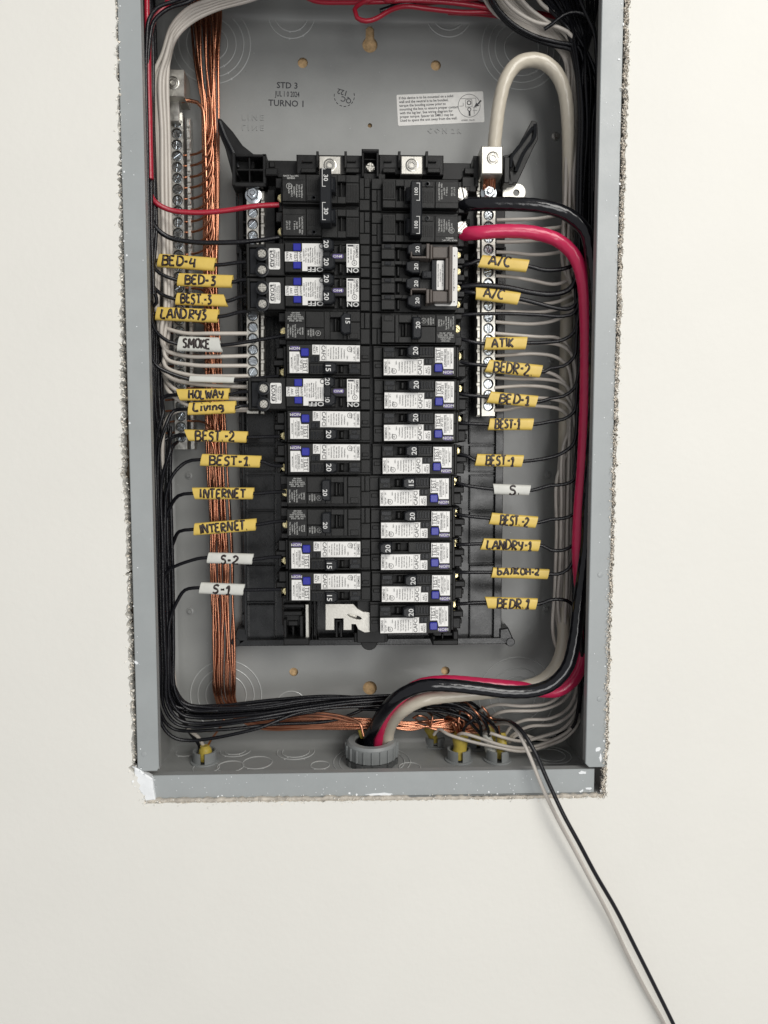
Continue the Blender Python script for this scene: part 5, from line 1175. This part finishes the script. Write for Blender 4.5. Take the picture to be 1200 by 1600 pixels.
for i, pts in enumerate(([(775, -20, 62), (800, 12, 60), (835, 34, 58), (870, 42, 58), (893, 56, 56), (900, 90, 52), (fr(150)-40, 160, 48), (fr(260)-40, 260, 44)], [(800, -20, 58), (826, 12, 56), (855, 34, 54), (885, 56, 52), (895, 90, 50), (fr(170)-46, 180, 46), (fr(300)-45, 300, 42)],
                         [(830, -20, 56), (846, 6, 54), (870, 24, 52), (893, 48, 50), (902, 90, 48), (fr(180)-36, 190, 44), (fr(300)-37, 300, 42)])):
    wire('neutral_wire', pts, 1.5, WWHT, ('lowest', 'middle', 'uppermost')[i]+' loose white wire curving into the top right corner', 'neutral wire')

# the pair hanging out of the box
wire('circuit_wire', [(770, 1124, 30), (782, 1125, 60), (798, 1128, 84), (815, 1142, 98), (834, 1172, 106), (858, 1225, 112), (880, 1272, 116), (905, 1318, 118), (930, 1365, 118), (962, 1420, 116), (995, 1485, 114), (1025, 1545, 112), (1052, 1600, 112), (1080, 1660, 112)], 1.6, WBLK,
     'black wire hanging out of the box over the bottom flange and down the wall', 'wire')
wire('neutral_wire', [(772, 1132, 28), (786, 1130, 58), (800, 1133, 82), (812, 1148, 96), (826, 1177, 103), (847, 1229, 107), (870, 1277, 107), (896, 1325, 107), (921, 1372, 106), (951, 1429, 104), (981, 1493, 102.5), (1009, 1548, 102), (1038, 1600, 102), (1066, 1660, 102)], 1.55, WWHT,
     'white wire hanging out of the box beside the black one and down the wall', 'wire')

# ------------------------------------------------------------------ connectors in the floor of the box
p = PF(581, 1190, YB)
cn = thing('cable_connector', 'large grey ribbed plastic connector where the three feeder cables enter at the bottom', 'cable connector', p.x, p.y, p.z)
def CF(mb, name, m, parent, smooth=35): return mb.build(name, m, parent, smooth=smooth)
mb = MB().lathe([(14.5, 6), (21.5, 6), (21.8, 7), (21.8, 17.5), (20.2, 19.6), (15.4, 19.6), (14.5, 18.5)], 48, axis='y', closed=True)
for i in range(20):
    a = 2*pi*i/20; c_, s_ = cos(a), sin(a)
    vs = []
    for y0, rr in ((6.6, 22.9), (17, 22.9)):
        for dr, dw in ((-1.6, -.75), (-1.6, .75), (0, .55), (0, -.55)):
            R_ = rr+dr; vs.append((R_*c_-dw*s_, y0, R_*s_+dw*c_))
    mb.add(vs, [(0, 1, 2, 3), (7, 6, 5, 4), (0, 4, 5, 1), (1, 5, 6, 2), (2, 6, 7, 3), (3, 7, 4, 0)])
CF(mb, 'bushing', PVC, cn)
mb = MB().lathe([(15, 0), (21.2, 0), (21.2, 5.4), (15, 5.4)], 40, axis='y', closed=True)
for i in range(10):
    a = 2*pi*i/10+.2
    vs = []
    for y0 in (.6, 4.9):
        for R_, dw in ((20.5, -3), (20.5, 3), (22.6, 2.4), (22.6, -2.4)): vs.append((R_*cos(a)-dw*sin(a), y0, R_*sin(a)+dw*cos(a)))
    mb.add(vs, [(0, 1, 2, 3), (7, 6, 5, 4), (0, 4, 5, 1), (1, 5, 6, 2), (2, 6, 7, 3), (3, 7, 4, 0)])
CF(mb, 'locknut', mat('dark_pvc', (.085, .088, .088), .5), cn)
CF(MB().lathe([(13.2, -3), (14.4, -3), (14.4, 18.0), (13.2, 18.0)], 32, axis='y', closed=True), 'liner', WBLK, cn)
CF(MB().lathe([(14.2, 9), (14.2, 11), (2, 12.5)], 32, axis='y'), 'inner_seal', WBLK, cn)
def small_conn(px, py, r, hgt, label, m=PVC):
    p = PF(px, py, YB); t = thing('knockout_bushing', label, 'bushing', p.x, p.y, p.z, 0)
    mb = MB(); n = 26; gap = 4
    vs = []; fs = []                                  # a ring with a slit towards the viewer
    for i in range(n+1):
        a = radians(90+12)+radians(360-24)*i/n
        for rr, y in ((r, 0), (r, hgt), (r-1.6, hgt), (r-1.6, 0)): vs.append((rr*cos(a), y, rr*sin(a)))
    for i in range(n):
        for k in range(4): fs.append((4*i+k, 4*i+(k+1) % 4, 4*i+4+(k+1) % 4, 4*i+4+k))
    fs += [(0, 1, 2, 3), (4*n+3, 4*n+2, 4*n+1, 4*n)]
    mb.add(vs, fs); mb.build('split_ring', m, t)
    MB().lathe([(r+2.2, .1), (r+2.0, 1.2), (r-.4, 1.4), (r-.4, .1)], 26, axis='y').build('rim', m, t)
    MB().lathe([(r-1.8, 1.5), (r-1.9, 2.0)], 20, axis='y').build('bore_shade', DEEP, t)  # dark disc closing the ring, painted shade of the opening
    return p
def jacket(px, py, h, toppx, r, m, label, flat=.62, n=1, ofs=0):
    p = PF(px, py, YB); q = P(*toppx)
    a = Vector((p.x+ofs, p.y+1.2, p.z)); path = smooth_path([a, a.lerp(q, .5)+Vector((.6, 0, .8)), q], 1.2)
    L_ = len(path)
    mb = MB().tube(path, [r*(1+.10*sin(i*.55+px))*(1 if i < L_-2 else .8) for i in range(L_)], 12)
    return tag(mb.build('cable_jacket', m, None, tuple(a)), label, 'cable jacket')
b1 = small_conn(320, 1190, 10.0, 10, 'small grey split bushing at the bottom left corner')
jacket(320, 1190, 0, (320, 1165, b1.z+1), 5.6, YJKT, 'short yellow cable jacket standing in the bottom left bushing')
b2 = small_conn(679, 1163, 9.5, 8, 'small grey bushing just right of the main connector')
jacket(679, 1163, 0, (668, 1132, b2.z+2), 4.6, YJKT, 'yellow cable jacket leaning left out of the bushing beside the main connector')
b3 = small_conn(717, 1187, 10, 10, 'front grey split bushing holding the bulging yellow jacket')
jacket(717, 1187, 0, (719, 1142, b3.z-2), 6.4, YJKT, 'large bulging yellow cable jacket in the front bushing')
b4 = small_conn(777, 1187, 10, 10, 'front grey split bushing holding a white and a yellow jacket')
jacket(777, 1187, 0, (757, 1142, b4.z-4), 4.6, WSLV, 'white cable jacket leaning left in the rightmost bushing', ofs=-4)
jacket(777, 1187, 0, (783, 1145, b4.z-4), 4.6, YJKT, 'yellow cable jacket in the rightmost bushing beside the white one', ofs=3)
b5 = small_conn(745, 1166, 9.5, 7, 'rear grey bushing half hidden behind the two front ones')
jacket(745, 1166, 0, (737, 1128, b5.z-4), 4.4, YJKT, 'yellow cable jacket standing in the rear bushing')
b6 = small_conn(770, 1163, 9, 6, 'rearmost grey bushing under the fanning white wires')
jacket(770, 1163, 0, (758, 1120, b6.z-4), 4.4, YJKT, 'yellow cable jacket at the rear under the fanning white wires')
p5 = P(566, 1152, 24); q5 = P(560, 1127, 28)
tag(MB().tube([p5, p5.lerp(q5, .5), q5], [2.0, 2.3, 1.2], 8).build('cable_jacket', YJKT, None, tuple(p5)), 'torn yellow jacket scrap at the left rim of the main connector', 'cable jacket')
for i in range(10):
    tx0 = (676, 718, 724, 758, 780, 740)[i % 6]+cu.uniform(-5, 5); ty0 = (1136, 1146, 1148, 1140, 1148, 1132)[i % 6]
    sx0 = tx0+cu.uniform(-60, 10); sy0 = cu.uniform(1100, 1126)
    wire('ground_wire', [(sx0, sy0, cu.uniform(20, 30)), ((sx0*2+tx0)/3, sy0+cu.uniform(-8, 6), cu.uniform(30, 40)), ((sx0+tx0*2)/3+cu.uniform(-4, 8), (sy0+ty0)/2-cu.uniform(0, 8), cu.uniform(34, 44)), (tx0, ty0, 32)], .95, COP,
         'short bare copper end dipping into a cable jacket at the bottom', 'ground wire', 'copper ends at the bottom bushings', n=8)
for i in range(3):
    wire('circuit_wire', [(600+i*14, 1093+i*4, 24+i), (660+i*8, 1092+i*5, 32), (705+i*9, 1098+i*5, 38), (735+i*9, 1114+i*4, 40), (750+i*6+(-30 if i % 2 else 0), 1134+i*2, 38), (752+i*6+(-34 if i % 2 else 0), 1150, 32)], RB_, WBLK,
         'black wire bending down into the bushings at the lower right', group='black wires over the lower right bushings', wob=.3)
for i, (a, b, c) in enumerate((((700, 1118, 26), (712, 1132, 34), (718, 1146, 30)), ((730, 1108, 24), (736, 1118, 28), (738, 1134, 26)), ((742, 1112, 24), (760, 1124, 34), (772, 1138, 34)), ((668, 1112, 24), (676, 1120, 30), (672, 1136, 30)),
                               ((690, 1124, 24), (706, 1128, 34), (716, 1144, 32)), ((745, 1104, 22), (752, 1112, 28), (756, 1124, 26)))):
    wire('ground_wire', [a, b, c], 1.05, COP, 'short bare copper end dipping into a cable jacket at the bottom', 'ground wire', 'copper ends at the bottom bushings')
for i, pts in enumerate(([(560, 1098, 34), (640, 1094, 36), (700, 1098, 38), (745, 1112, 38), (770, 1132, 36), (782, 1150, 30)], [(560, 1108, 30), (640, 1110, 34), (690, 1112, 36), (725, 1122, 38), (745, 1140, 34), (755, 1152, 30)],
                         [(600, 1104, 24), (660, 1104, 28), (700, 1106, 32), (718, 1118, 32), (722, 1140, 28)], [(620, 1090, 30), (680, 1092, 32), (725, 1094, 30), (745, 1104, 26), (758, 1120, 24)])):
    wire('circuit_wire', pts, 1.42, WBLK, ('black wire arching over to the rightmost bushing', 'black wire bending down into the white jacket', 'black wire bending down into the bulging yellow jacket', 'black wire at the rear bending into the rear jacket')[i])
